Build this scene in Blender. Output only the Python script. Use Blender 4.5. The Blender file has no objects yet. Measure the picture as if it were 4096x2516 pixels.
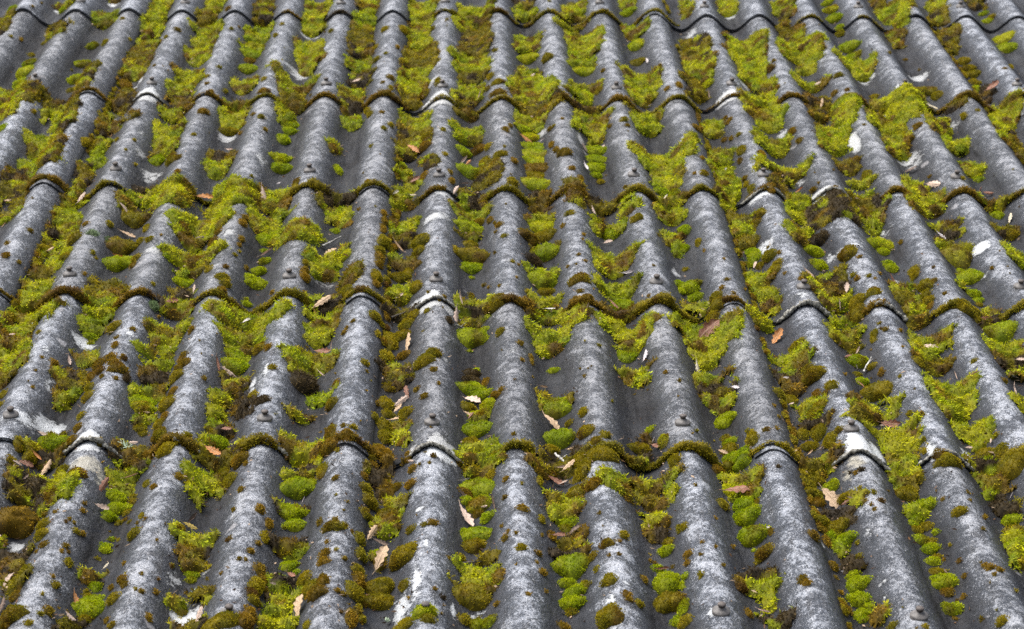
import bpy, math
import numpy as np
from mathutils import Matrix, Vector

# ------------------------------------------------------------------ camera, sky, sun, exposure
sc = bpy.context.scene
PITCH = math.radians(24.0)                     # slope of the roof
RU = np.array([1.0, 0, 0]); RV = np.array([0, math.cos(PITCH), math.sin(PITCH)]); RW = np.array([0, -math.sin(PITCH), math.cos(PITCH)])
ORIGIN = np.array([0, 0, 3.2])
ROOF = np.stack([RU, RV, RW], 1)               # roof frame (u across, v up the slope, w out of it) -> world


def rot3(a, b, c):
    ca, sa, cb, sb, cc, s_ = math.cos(a), math.sin(a), math.cos(b), math.sin(b), math.cos(c), math.sin(c)
    return np.array([[cc, -s_, 0], [s_, cc, 0], [0, 0, 1]]) @ np.array([[1, 0, 0], [0, ca, -sa], [0, sa, ca]]) @ np.array([[cb, -sb, 0], [sb, cb, 0], [0, 0, 1]])


CAM_R = rot3(1.9841, 0.0247, 0.0163)           # rows: right, down, forward in roof coordinates
CAM_C = np.array([1.1216, -4.1526, 2.125 + 0.0275])
FPX = 9000.0                                   # focal length in photograph pixels (4096 wide)
cam_data = bpy.data.cameras.new('camera')
cam = bpy.data.objects.new('camera', cam_data)
sc.collection.objects.link(cam)
cam_data.sensor_width = 36.0
cam_data.lens = FPX / 4096 * 36
cam_data.clip_start = 0.05; cam_data.clip_end = 500
cw = ROOF @ CAM_R.T
m = np.eye(4); m[:3, 0] = cw[:, 0]; m[:3, 1] = -cw[:, 1]; m[:3, 2] = -cw[:, 2]; m[:3, 3] = ORIGIN + ROOF @ CAM_C
cam.matrix_world = Matrix(m.tolist())
cam_data.dof.use_dof = True
cam_data.dof.focus_distance = 4.75
cam_data.dof.aperture_fstop = 8.0
sc.camera = cam
sc.cycles.use_denoising = False

SUN_EL, SUN_AZ = math.radians(68), math.radians(-95)    # azimuth from +Y (up the roof) towards +X
world = bpy.data.worlds.new('World'); sc.world = world
world.use_nodes = True
wn = world.node_tree; bgn = wn.nodes['Background']
sky = wn.nodes.new('ShaderNodeTexSky'); sky.sky_type = 'NISHITA'; sky.sun_disc = False
sky.sun_elevation = SUN_EL; sky.sun_rotation = SUN_AZ; sky.dust_density = 4.0; sky.ozone_density = 0.6; sky.air_density = 1.0
hs = wn.nodes.new('ShaderNodeHueSaturation'); hs.inputs['Saturation'].default_value = 0.5     # veil of high cloud
wn.links.new(sky.outputs[0], hs.inputs['Color']); wn.links.new(hs.outputs[0], bgn.inputs['Color'])
bgn.inputs['Strength'].default_value = 0.058
sl = bpy.data.lights.new('sun', 'SUN'); sl.energy = 1.5; sl.angle = math.radians(50); sl.color = (1.0, 0.97, 0.92)
sun = bpy.data.objects.new('sun', sl); sc.collection.objects.link(sun)
sd = Vector((math.sin(SUN_AZ) * math.cos(SUN_EL), math.cos(SUN_AZ) * math.cos(SUN_EL), math.sin(SUN_EL)))
sun.rotation_euler = sd.to_track_quat('Z', 'Y').to_euler(); sun.location = (0, 0, 12)
sc.view_settings.view_transform = 'Standard'; sc.view_settings.look = 'None'
sc.view_settings.exposure = 2.05; sc.view_settings.gamma = 1.0; sc.view_settings.use_curve_mapping = False

rng = np.random.default_rng(11)


# ------------------------------------------------------------------ noise
def _hash(ix, iy, seed):
    n = (ix.astype(np.int64) * 374761393 + iy.astype(np.int64) * 668265263 + int(seed) * 1442695041) & 0x7fffffff
    n = ((n ^ (n >> 13)) * 1274126177) & 0x7fffffff
    return ((n ^ (n >> 16)) & 0xffff) / 65535.0


def noise(x, y, seed=0):
    x = np.asarray(x, float); y = np.asarray(y, float)
    ix = np.floor(x); iy = np.floor(y); fx = x - ix; fy = y - iy
    fx = fx * fx * (3 - 2 * fx); fy = fy * fy * (3 - 2 * fy)
    a = _hash(ix, iy, seed); b = _hash(ix + 1, iy, seed); c = _hash(ix, iy + 1, seed); d = _hash(ix + 1, iy + 1, seed)
    return (a * (1 - fx) + b * fx) * (1 - fy) + (c * (1 - fx) + d * fx) * fy


def fbm(x, y, seed=0):
    return (noise(x, y, seed) * .55 + noise(x * 2.1, y * 2.1, seed + 7) * .3 + noise(x * 4.3, y * 4.3, seed + 13) * .15)


def cells(x, y, seed=0):
    """nearest-point distance and a random number of that point, unit cells"""
    ix = np.floor(x); iy = np.floor(y); best = np.full(np.shape(x), 9.0); ident = np.zeros(np.shape(x))
    for a in (-1, 0, 1):
        for b in (-1, 0, 1):
            cx = ix + a; cy = iy + b
            d = np.hypot(cx + _hash(cx, cy, seed + 1) - x, cy + _hash(cx, cy, seed + 2) - y)
            p = d < best
            best = np.where(p, d, best); ident = np.where(p, _hash(cx, cy, seed + 3), ident)
    return best, ident


def sstep(t):
    t = np.clip(t, 0, 1); return t * t * (3 - 2 * t)


# ------------------------------------------------------------------ shape of the roof
P = 0.177; AMP = 0.055 / 2; THICK = 0.0068; LAP = 0.15
ROWV = np.array([-1.55, -0.775, 0.0, 0.7741, 1.5315, 2.3252, 3.2085, 4.03, 4.85, 5.62])
NCOURSE = len(ROWV) - 1
J0, J1 = -3, 5
# each sheet's lower end as it lies in the photograph (metres off the nominal lap line)
DV = {(6, -1): -.016, (6, 0): -.007, (6, 1): .028, (6, 2): 0, (6, 3): .018, (5, -1): 0, (5, 0): -.02, (5, 1): -.025, (5, 2): .018, (5, 3): .03,
      (4, -1): .03, (4, 0): 0, (4, 1): -.014, (4, 2): 0, (3, -1): .03, (3, 0): .02, (3, 1): -.008, (3, 2): -.02, (2, 0): .02, (2, 1): 0, (2, 2): -.018}
DVA = np.zeros((NCOURSE + 1, J1 - J0 + 1)); TILT = np.zeros_like(DVA); WOFF = np.zeros_like(DVA)
for i in range(NCOURSE + 1):
    for j in range(J0, J1 + 1):
        DVA[i, j - J0] = DV.get((i, j), (noise(i * 3.3 + .5, j * 2.7 + .2, 5) - .5) * .03)
        TILT[i, j - J0] = (noise(i * 2.1 + .7, j * 3.9 + .4, 6) - .5) * .012
        WOFF[i, j - J0] = noise(i * 2.9 + .3, j * 1.7 + .6, 8) * .002
ROWX = np.append(ROWV, ROWV[-1] + .8)


def vlow(i, j, u):
    i = np.clip(i, 0, NCOURSE); jj = np.clip(j - J0, 0, J1 - J0)
    return ROWX[i] + DVA[i, jj] + TILT[i, jj] * (u / P - 5 * j - 2.5) / 2.5


def sheet_w(i, j, u, v):
    jj = np.clip(j - J0, 0, J1 - J0)
    v0 = vlow(i, j, u); v1 = vlow(i + 1, j, u)
    w = AMP * np.cos(2 * math.pi * u / P)
    w = w + (THICK + .004) * (1 - (v - v0) / np.maximum(v1 - v0, .2)) + WOFF[np.clip(i, 0, NCOURSE), jj]
    w = w + (THICK * .75) * sstep((u / P - (5 * j + 4.3)) / .7)
    w = w + (noise(u * 5 + 3, v * 4, 21) - .5) * .004
    return w


def surf(u, v):
    u = np.asarray(u, float); v = np.asarray(v, float)
    j = np.clip(np.floor((u / P - .30) / 5).astype(int), J0, J1)
    i = np.clip(np.searchsorted(ROWV, v, side='right') - 1, 0, NCOURSE - 1)
    up = v >= vlow(i + 1, j, u); dn = v < vlow(i, j, u)
    i = np.clip(np.where(up, i + 1, np.where(dn, i - 1, i)), 0, NCOURSE - 1)
    return sheet_w(i, j, u, v)


def rays(px, py):
    d = np.stack([(np.asarray(px, float) - 2048) / FPX, (np.asarray(py, float) - 1258) / FPX, np.ones(np.shape(px))], -1)
    return d @ CAM_R


def at(px, py):
    """point of the roof surface seen at a photograph pixel: u, v, metres per pixel"""
    px = np.atleast_1d(np.asarray(px, float)); py = np.atleast_1d(np.asarray(py, float))
    d = rays(px, py)
    t0 = (.06 - CAM_C[2]) / d[:, 2]; t1 = (-.05 - CAM_C[2]) / d[:, 2]
    tt = t0[:, None] + (t1 - t0)[:, None] * np.linspace(0, 1, 160)[None]
    X = CAM_C + d[:, None, :] * tt[..., None]
    below = X[..., 2] < surf(X[..., 0], X[..., 1])
    k = np.argmax(below, 1)
    s = np.arange(len(px))
    return X[s, k, 0], X[s, k, 1], tt[s, k] / FPX


def project(u, v, w):
    q = (np.stack([u, v, w], -1) - CAM_C) @ CAM_R.T
    return 2048 + FPX * q[..., 0] / q[..., 2], 1258 + FPX * q[..., 1] / q[..., 2]


# nine zones of the photograph in which things were measured; each is 1366 x 839 photograph pixels, measured at 1.802 times
ZS = 1366 / 2462
ZO = {1: (0, 0), 2: (1366, 0), 3: (2730, 0), 4: (0, 839), 5: (1366, 839), 6: (2730, 839), 7: (0, 1678), 8: (1366, 1678), 9: (2730, 1678)}

# ------------------------------------------------------------------ materials


def mat_new(name):
    mt = bpy.data.materials.new(name); mt.use_nodes = True
    nt = mt.node_tree
    return mt, nt, nt.nodes['Principled BSDF'], nt.nodes['Material Output']


def N(nt, typ, **kw):
    n = nt.nodes.new(typ)
    for k, v in kw.items(): setattr(n, k, v)
    return n


def ramp(nt, src, stops):
    r = N(nt, 'ShaderNodeValToRGB')
    el = r.color_ramp.elements
    while len(el) < len(stops): el.new(.5)
    for e, (p, c) in zip(el, stops):
        e.position = p; e.color = (c, c, c, 1) if isinstance(c, (int, float)) else (*c, 1)
    nt.links.new(src, r.inputs[0]); return r.outputs[0]


def mixc(nt, fac, a, b):
    mx = N(nt, 'ShaderNodeMix', data_type='RGBA')
    if isinstance(fac, float): mx.inputs[0].default_value = fac
    else: nt.links.new(fac, mx.inputs[0])
    for s, x in ((6, a), (7, b)):
        if isinstance(x, tuple): mx.inputs[s].default_value = (*x, 1)
        else: nt.links.new(x, mx.inputs[s])
    return mx.outputs[2]


def mathn(nt, op, a, b=None, c=None):
    n = N(nt, 'ShaderNodeMath', operation=op)
    for s, x in enumerate((a, b, c)):
        if x is None: continue
        if isinstance(x, (int, float)): n.inputs[s].default_value = x
        else: nt.links.new(x, n.inputs[s])
    return n.outputs[0]


def noisen(nt, vec, scale, detail=4, rough=.55):
    n = N(nt, 'ShaderNodeTexNoise'); n.inputs['Scale'].default_value = scale; n.inputs['Detail'].default_value = detail; n.inputs['Roughness'].default_value = rough
    nt.links.new(vec, n.inputs['Vector']); return n.outputs[0]


def cement_material():
    mt, nt, bs, out = mat_new('weathered_fibre_cement')
    geo = N(nt, 'ShaderNodeNewGeometry'); pos = geo.outputs['Position']
    mp = N(nt, 'ShaderNodeMapping', vector_type='TEXTURE'); mp.inputs['Rotation'].default_value = (PITCH, 0, 0); mp.inputs['Scale'].default_value = (1, 7, 1)
    nt.links.new(pos, mp.inputs['Vector']); along = mp.outputs[0]          # drawn out down the slope, for run-off
    att = N(nt, 'ShaderNodeAttribute', attribute_name='weather')
    sep = N(nt, 'ShaderNodeSeparateColor'); nt.links.new(att.outputs['Color'], sep.inputs[0])
    crest, white, cream = sep.outputs[0], sep.outputs[1], sep.outputs[2]
    big = noisen(nt, pos, 7, 4, .6); patch = noisen(nt, pos, 21, 5, .7); mid = noisen(nt, pos, 55, 6, .7); fine = noisen(nt, pos, 150, 3, .75); vfine = noisen(nt, pos, 420, 2, .6)
    run = noisen(nt, along, 55, 4, .6)
    base = mixc(nt, ramp(nt, mid, [(.32, 0.), (.68, 1.)]), (.012, .015, .021), (.046, .053, .068))
    base = mixc(nt, ramp(nt, patch, [(.40, 0.), (.62, .6)]), base, (.058, .067, .086))
    base = mixc(nt, ramp(nt, run, [(.50, 0.), (.66, .55)]), base, (.022, .021, .022))
    # brown organic stain, with shade painted into the grooves and flanks
    film_shade = mathn(nt, 'MULTIPLY', ramp(nt, crest, [(.32, 1.), (.85, 0.)]), ramp(nt, mathn(nt, 'ADD', mathn(nt, 'MULTIPLY', big, .5), mathn(nt, 'MULTIPLY', run, .5)), [(.36, 1.), (.66, .45)]))
    base = mixc(nt, mathn(nt, 'MULTIPLY', film_shade, .9), base, mixc(nt, ramp(nt, mathn(nt, 'ADD', mathn(nt, 'MULTIPLY', run, .5), mathn(nt, 'MULTIPLY', fine, .5)), [(.38, 0.), (.62, 1.)]), (.006, .0055, .0055), (.026, .022, .020)))
    # crustose lichen: pale flecks in uneven drifts, thickest on the crests; silvery crest highlights painted in with them
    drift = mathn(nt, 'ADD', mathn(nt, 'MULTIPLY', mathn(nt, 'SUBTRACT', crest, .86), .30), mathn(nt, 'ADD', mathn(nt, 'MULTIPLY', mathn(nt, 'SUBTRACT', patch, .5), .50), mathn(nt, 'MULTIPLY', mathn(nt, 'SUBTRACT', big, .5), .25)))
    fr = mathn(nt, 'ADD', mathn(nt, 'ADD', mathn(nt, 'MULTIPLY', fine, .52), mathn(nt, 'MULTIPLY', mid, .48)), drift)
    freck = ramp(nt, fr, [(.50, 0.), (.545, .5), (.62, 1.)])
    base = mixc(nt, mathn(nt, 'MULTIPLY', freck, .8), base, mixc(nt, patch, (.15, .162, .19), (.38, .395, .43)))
    speck = ramp(nt, mathn(nt, 'ADD', vfine, mathn(nt, 'MULTIPLY', drift, .8)), [(.585, 0.), (.65, 1.)])
    base = mixc(nt, mathn(nt, 'MULTIPLY', speck, .85), base, (.46, .46, .48))
    pit = ramp(nt, fine, [(.30, 1.), (.42, 0.)])
    base = mixc(nt, mathn(nt, 'MULTIPLY', pit, .75), base, (.014, .014, .016))
    # dark bare mottles between the crusts
    mott = noisen(nt, pos, 34, 3, .6)
    base = mixc(nt, mathn(nt, 'MULTIPLY', ramp(nt, mott, [(.30, 1.), (.46, 0.)]), .75), base, (.016, .019, .026))
    # sparse discs of pale lichen
    vo = N(nt, 'ShaderNodeTexVoronoi'); vo.inputs['Scale'].default_value = 8.5
    wob = N(nt, 'ShaderNodeVectorMath', operation='ADD'); nz = N(nt, 'ShaderNodeTexNoise'); nz.inputs['Scale'].default_value = 40; nz.inputs['Detail'].default_value = 4
    nt.links.new(pos, nz.inputs['Vector'])
    scl = N(nt, 'ShaderNodeVectorMath', operation='SCALE'); scl.inputs['Scale'].default_value = .04; nt.links.new(nz.outputs['Color'], scl.inputs[0])
    nt.links.new(pos, wob.inputs[0]); nt.links.new(scl.outputs[0], wob.inputs[1]); nt.links.new(wob.outputs[0], vo.inputs['Vector'])
    sepv = N(nt, 'ShaderNodeSeparateColor'); nt.links.new(vo.outputs['Color'], sepv.inputs[0])
    disc = mathn(nt, 'MULTIPLY', ramp(nt, vo.outputs['Distance'], [(.07, 1.), (.12, 0.)]), mathn(nt, 'GREATER_THAN', sepv.outputs[0], .70))
    base = mixc(nt, mathn(nt, 'MULTIPLY', disc, .7), base, (.30, .29, .30))
    # thick white crusts, and wet glare painted as fainter white (their places are stored on the sheets)
    wn_ = mathn(nt, 'ADD', mathn(nt, 'MULTIPLY', white, 1.0), mathn(nt, 'MULTIPLY', mathn(nt, 'SUBTRACT', mathn(nt, 'ADD', mathn(nt, 'MULTIPLY', patch, .45), mathn(nt, 'ADD', mathn(nt, 'MULTIPLY', mid, .3), mathn(nt, 'MULTIPLY', fine, .25))), .5), 4.4))
    wmask = mathn(nt, 'MULTIPLY', ramp(nt, wn_, [(.33, 0.), (.50, 1.)]), ramp(nt, white, [(.02, 0.), (.25, 1.)]))
    base = mixc(nt, mathn(nt, 'MULTIPLY', wmask, ramp(nt, white, [(.35, .38), (.95, .92)])), base, mixc(nt, fine, (.38, .39, .40), (.72, .73, .73)))
    cmask = mathn(nt, 'MULTIPLY', ramp(nt, mathn(nt, 'ADD', cream, mathn(nt, 'MULTIPLY', mathn(nt, 'SUBTRACT', mid, .5), 1.8)), [(.35, 0.), (.75, 1.)]), ramp(nt, cream, [(.02, 0.), (.2, 1.)]))
    base = mixc(nt, mathn(nt, 'MULTIPLY', cmask, .8), base, (.36, .33, .26))
    oi = N(nt, 'ShaderNodeObjectInfo')
    tint = N(nt, 'ShaderNodeMix', data_type='RGBA', blend_type='MULTIPLY'); tint.inputs[0].default_value = 1      # no two sheets weathered alike
    nt.links.new(base, tint.inputs[6]); nt.links.new(ramp(nt, oi.outputs['Random'], [(0., (.74, .73, .72)), (1., (1.10, 1.12, 1.15))]), tint.inputs[7])
    base = tint.outputs[2]
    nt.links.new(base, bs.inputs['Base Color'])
    nt.links.new(mathn(nt, 'ADD', ramp(nt, mid, [(.3, .28), (.7, .52)]), mathn(nt, 'MULTIPLY', film_shade, .2)), bs.inputs['Roughness'])
    nt.links.new(mathn(nt, 'SUBTRACT', .48, mathn(nt, 'MULTIPLY', film_shade, .40)), bs.inputs['Specular IOR Level'])
    hgt = mathn(nt, 'ADD', mathn(nt, 'MULTIPLY', mid, .9), mathn(nt, 'ADD', mathn(nt, 'MULTIPLY', fine, .6), mathn(nt, 'MULTIPLY', vfine, .25)))
    hgt = mathn(nt, 'ADD', hgt, mathn(nt, 'MULTIPLY', wmask, .3))
    bp = N(nt, 'ShaderNodeBump'); bp.inputs['Strength'].default_value = 1.0; bp.inputs['Distance'].default_value = .008
    nt.links.new(hgt, bp.inputs['Height']); nt.links.new(bp.outputs[0], bs.inputs['Normal'])
    return mt


def moss_material():
    mt, nt, bs, out = mat_new('moss')
    att = N(nt, 'ShaderNodeAttribute', attribute_name='tone')
    nt.links.new(att.outputs['Color'], bs.inputs['Base Color'])
    bs.inputs['Roughness'].default_value = .75; bs.inputs['Specular IOR Level'].default_value = .18
    tr = N(nt, 'ShaderNodeBsdfTranslucent'); nt.links.new(att.outputs['Color'], tr.inputs['Color'])
    mx = N(nt, 'ShaderNodeMixShader'); mx.inputs[0].default_value = .28
    nt.links.new(bs.outputs[0], mx.inputs[1]); nt.links.new(tr.outputs[0], mx.inputs[2]); nt.links.new(mx.outputs[0], out.inputs['Surface'])
    return mt


def leaf_material():
    mt, nt, bs, out = mat_new('dry_oak_leaf')
    oi = N(nt, 'ShaderNodeObjectInfo'); tc = N(nt, 'ShaderNodeTexCoord')
    n1 = noisen(nt, tc.outputs['Object'], 130, 4); n2 = noisen(nt, tc.outputs['Object'], 45, 3)
    att = N(nt, 'ShaderNodeAttribute', attribute_name='rib')
    dk = N(nt, 'ShaderNodeMix', data_type='RGBA', blend_type='MULTIPLY'); dk.inputs[0].default_value = 1
    nt.links.new(oi.outputs['Color'], dk.inputs[6])
    nt.links.new(ramp(nt, n1, [(.3, .62), (.6, 1.)]), dk.inputs[7])
    col = mixc(nt, ramp(nt, n2, [(.58, 0.), (.75, .5)]), dk.outputs[2], (.16, .07, .03))
    col = mixc(nt, mathn(nt, 'MULTIPLY', att.outputs['Fac'], .45), col, (.30, .21, .13))
    nt.links.new(col, bs.inputs['Base Color']); bs.inputs['Roughness'].default_value = .55
    bp = N(nt, 'ShaderNodeBump'); bp.inputs['Strength'].default_value = .5; bp.inputs['Distance'].default_value = .002
    nt.links.new(mathn(nt, 'ADD', n1, mathn(nt, 'MULTIPLY', att.outputs['Fac'], 1.0)), bp.inputs['Height']); nt.links.new(bp.outputs[0], bs.inputs['Normal'])
    return mt


def simple_material(name, c0, c1, scale, rough, bump=.4, dist=.002, spec=.3):
    mt, nt, bs, out = mat_new(name)
    tc = N(nt, 'ShaderNodeNewGeometry')
    n1 = noisen(nt, tc.outputs['Position'], scale, 5, .65)
    nt.links.new(mixc(nt, ramp(nt, n1, [(.35, 0.), (.68, 1.)]), c0, c1), bs.inputs['Base Color'])
    bs.inputs['Roughness'].default_value = rough; bs.inputs['Specular IOR Level'].default_value = spec
    bp = N(nt, 'ShaderNodeBump'); bp.inputs['Strength'].default_value = bump; bp.inputs['Distance'].default_value = dist
    nt.links.new(n1, bp.inputs['Height']); nt.links.new(bp.outputs[0], bs.inputs['Normal'])
    return mt


M_CEM = cement_material(); M_MOSS = moss_material(); M_LEAF = leaf_material()
M_CAP = simple_material('weathered_plastic_cap', (.075, .070, .068), (.16, .148, .14), 160, .5)
M_BOLT = simple_material('bolt_head', (.05, .043, .04), (.12, .10, .09), 300, .6)
M_CRUST = simple_material('lichen_crust', (.08, .072, .055), (.42, .41, .37), 170, .9, .9, .006)
M_TWIG = simple_material('dead_twig', (.035, .028, .022), (.10, .085, .07), 150, .85)
M_BIRCH = simple_material('birch_twig', (.05, .045, .04), (.62, .60, .56), 120, .7)
M_TUFT = simple_material('pale_green_lichen', (.30, .38, .27), (.52, .60, .46), 200, .9)

# ------------------------------------------------------------------ mesh helpers


def mesh_quads(name, V, F, material, attr=None, smooth=True):
    me = bpy.data.meshes.new(name)
    V = np.ascontiguousarray(V, np.float32); F = np.ascontiguousarray(F, np.int32)
    me.vertices.add(len(V)); me.vertices.foreach_set('co', V.ravel())
    me.loops.add(F.size); me.loops.foreach_set('vertex_index', F.ravel())
    me.polygons.add(len(F)); me.polygons.foreach_set('loop_start', np.arange(0, F.size, 4, dtype=np.int32))
    me.polygons.foreach_set('use_smooth', np.full(len(F), smooth))
    me.update(calc_edges=True)
    if attr:
        a = me.color_attributes.new(attr[0], 'FLOAT_COLOR', 'POINT')
        c = np.ones((len(V), 4), np.float32); c[:, :3] = attr[1]
        a.data.foreach_set('color', c.ravel())
    me.materials.append(material)
    return me


ROOF4 = Matrix([[*ROOF[0], 0], [*ROOF[1], 0], [*ROOF[2], 0], [0, 0, 0, 1]])


def place(name, me, o=(0, 0, 0), parent=None):
    """an object whose axes are the roof's, standing at roof coordinates o"""
    ob = bpy.data.objects.new(name, me); sc.collection.objects.link(ob)
    o = np.asarray(o, float)
    if parent is None:
        ob.matrix_world = Matrix.Translation(Vector((ORIGIN + ROOF @ o).tolist())) @ ROOF4
    else:
        ob.parent = parent; ob.location = Vector(o.tolist())
    return ob


def grid_faces(n, k):
    i, j = np.meshgrid(np.arange(n - 1), np.arange(k - 1), indexing='ij')
    a = (i * k + j).ravel()
    return np.stack([a, a + k, a + k + 1, a + 1], 1)


def tube(pts, rad, ns=8):
    pts = np.asarray(pts, float); rad = np.asarray(rad, float)
    t = np.gradient(pts, axis=0); t /= np.linalg.norm(t, axis=1)[:, None] + 1e-9
    ref = np.array([.13, .31, .94]); a = np.cross(t, ref); a /= np.linalg.norm(a, axis=1)[:, None] + 1e-9
    b = np.cross(a, t)
    th = np.linspace(0, 2 * math.pi, ns, endpoint=False)
    r = rad if rad.ndim == 2 else np.repeat(rad[:, None], ns, 1)
    V = pts[:, None, :] + r[..., None] * (np.cos(th)[None, :, None] * a[:, None, :] + np.sin(th)[None, :, None] * b[:, None, :])
    n = len(pts)
    i, j = np.meshgrid(np.arange(n - 1), np.arange(ns), indexing='ij')
    q = np.stack([i * ns + j, i * ns + (j + 1) % ns, (i + 1) * ns + (j + 1) % ns, (i + 1) * ns + j], -1).reshape(-1, 4)
    nrm = (np.cos(th)[None, :, None] * a[:, None, :] + np.sin(th)[None, :, None] * b[:, None, :])
    return V.reshape(-1, 3), q, nrm.reshape(-1, 3)


def kites(B, D, L, Wd, cb, ct, side_tilt=1.0):
    """small blades: base, two shoulders, tip; one quad each"""
    n = len(B)
    D = D / (np.linalg.norm(D, axis=1)[:, None] + 1e-9)
    r = rng.normal(size=(n, 3)); s = np.cross(D, r); s /= np.linalg.norm(s, axis=1)[:, None] + 1e-9
    L = np.broadcast_to(L, (n,))[:, None]; Wd = np.broadcast_to(Wd, (n,))[:, None]
    bend = rng.normal(size=(n, 3)) * .18 * L
    v0 = B; v1 = B + D * L * .45 + s * Wd * .5 + bend * .2; v3 = B + D * L * .45 - s * Wd * .5 + bend * .2; v2 = B + D * L + bend
    V = np.stack([v0, v1, v2, v3], 1).reshape(-1, 3)
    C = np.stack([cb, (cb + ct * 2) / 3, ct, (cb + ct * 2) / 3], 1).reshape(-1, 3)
    F = np.arange(4 * n).reshape(n, 4)
    return V, F, C


# natural colours of the mosses (linear): young tips, second hue, old wood
PAL = {'y': ((.60, .59, .010), (.42, .50, .006), (.30, .18, .014)),
       'g': ((.46, .52, .005), (.31, .41, .004), (.24, .20, .006)),
       'o': ((.37, .29, .007), (.24, .215, .006), (.18, .10, .008)),
       'b': ((.33, .20, .010), (.22, .155, .008), (.12, .06, .010)),
       'm': ((.40, .39, .008), (.21, .145, .012), (.09, .06, .02)),
       'd': ((.11, .075, .028), (.065, .046, .022), (.035, .026, .018))}
NEAR = {'y': 'yyyygyyoyyb', 'g': 'gggyyo', 'o': 'ooobyod', 'b': 'bbod', 'm': 'yobdgd', 'd': 'ddb'}


def tones(col, u, v, n, seed=0):
    """per-blade tip and base colours"""
    a, b, c = (np.array(x) for x in PAL[col])
    f1 = np.clip((fbm(u * 38, v * 30, seed + 3) - .36) * 3.2, 0, 1) + rng.normal(size=n) * .15
    f2 = np.clip((fbm(u * 24 + 9, v * 19, seed + 5) - .60) * 5.0, 0, 1) + rng.normal(size=n) * .10
    f1 = np.clip(f1, 0, 1)[:, None]; f2 = np.clip(f2, 0, .9)[:, None]
    t = a * (1 - f1) + b * f1; t = t * (1 - f2) + c * f2
    t = t * (1 + rng.normal(size=(n, 1)) * .18)
    t = np.clip(t, .004, .9)
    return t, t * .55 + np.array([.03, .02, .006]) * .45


BLADES = 1.0                                   # thinned past the edges of the picture


class Acc:
    def __init__(s): s.V = []; s.F = []; s.C = []; s.n = 0

    def add(s, V, F, C):
        s.V.append(V); s.F.append(F + s.n); s.C.append(C); s.n += len(V)

    def mesh(s, name, origin):
        return mesh_quads(name, np.concatenate(s.V) - np.asarray(origin), np.concatenate(s.F), M_MOSS, ('tone', np.concatenate(s.C)))


def normal_at(u, v):
    e = .004
    g = (surf(u + e, v) - surf(u - e, v)) / (2 * e)
    g = np.clip(g, -1.6, 1.6)
    n = np.stack([-g, np.zeros_like(g), np.ones_like(g)], -1)
    return n / np.linalg.norm(n, axis=-1)[..., None]


# ------------------------------------------------------------------ moss builders
def cushion(acc, u0, v0, ru, rv, H, col, seed, shaggy=False):
    m_ = int(np.clip(ru / .0028, 5, 13))
    g = np.linspace(-1, 1, m_)
    a, b = np.meshgrid(g, g, indexing='ij')
    x = a * np.sqrt(1 - b * b / 2); y = b * np.sqrt(1 - a * a / 2)
    th = np.arctan2(y, x); rho = np.hypot(x, y)
    wob = 1 + (noise(np.cos(th) * 1.6 + seed * 1.7, np.sin(th) * 1.6 + seed, 2) - .5) * .75
    n0 = normal_at(np.array([u0]), np.array([v0]))[0]
    tu = max(n0[2], .62)
    X = x * ru * wob; Y = y * rv * wob
    uu = u0 + X * tu; vv = v0 + Y
    z = H * np.power(np.clip(1 - rho ** 2.3, 0, 1), .55)
    z = z * (1 + (fbm(uu * 130 + seed, vv * 110, 4) - .5) * .55)
    s0 = surf(np.array([u0]), np.array([v0]))[0]
    sw = surf(uu, vv)
    plane = s0 - n0[0] / n0[2] * (uu - u0)
    bw = np.where(sw > plane, sw * .25 + plane * .75, sw * .8 + plane * .2) - .003 * sstep((rho - .75) / .25)
    V = np.stack([uu, vv, bw], -1) + n0 * z[..., None]
    V = V.reshape(-1, 3)
    t, bcol = tones(col, V[:, 0], V[:, 1], len(V), seed)
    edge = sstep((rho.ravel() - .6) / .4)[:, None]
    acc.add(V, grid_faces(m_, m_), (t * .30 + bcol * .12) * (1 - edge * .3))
    # shoots
    area = math.pi * ru * rv * (1 + 1.6 * H / ru)
    nb = int(np.clip(area / 5.8e-6 * BLADES, 8, 900))
    if shaggy: nb = int(nb * .8)
    r = np.sqrt(rng.random(nb)) * .99; q = rng.random(nb) * 2 * math.pi
    wq = 1 + (noise(np.cos(q) * 1.6 + seed * 1.7, np.sin(q) * 1.6 + seed, 2) - .5) * .75
    X = r * np.cos(q) * ru * wq; Y = r * np.sin(q) * rv * wq
    uu = u0 + X * tu; vv = v0 + Y
    z = H * np.power(np.clip(1 - r ** 2.3, 0, 1), .55) * (1 + (fbm(uu * 130 + seed, vv * 110, 4) - .5) * .55)
    sw = surf(uu, vv); plane = s0 - n0[0] / n0[2] * (uu - u0)
    B = np.stack([uu, vv, np.where(sw > plane, sw * .25 + plane * .75, sw * .8 + plane * .2)], -1) + n0 * (z - .0006)[:, None]
    out = np.stack([X / ru, Y / rv, np.zeros(nb)], -1)
    D = n0 * 1.0 + out * (r ** 2 * 1.1)[:, None] + rng.normal(size=(nb, 3)) * (.75 if shaggy else .33)
    t, bc = tones(col, uu, vv, nb, seed)
    L = (rng.random(nb) * .5 + .6) * (.010 if shaggy else .0042)
    Wd = (rng.random(nb) * .5 + .7) * (.0019 if shaggy else .0024)
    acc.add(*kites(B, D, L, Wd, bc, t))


def quad_depth(q, u, v):
    """signed distance inside a convex quad (metres)"""
    d = np.full(u.shape, 9.0)
    c = q.mean(0)
    for k in range(4):
        a = q[k]; b = q[(k + 1) % 4]
        e = b - a; nn = np.array([-e[1], e[0]]); L = np.linalg.norm(nn)
        if L < 1e-5: continue
        nn /= L
        if np.dot(c - a, nn) < 0: nn = -nn
        d = np.minimum(d, (u - a[0]) * nn[0] + (v - a[1]) * nn[1])
    return d


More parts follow.
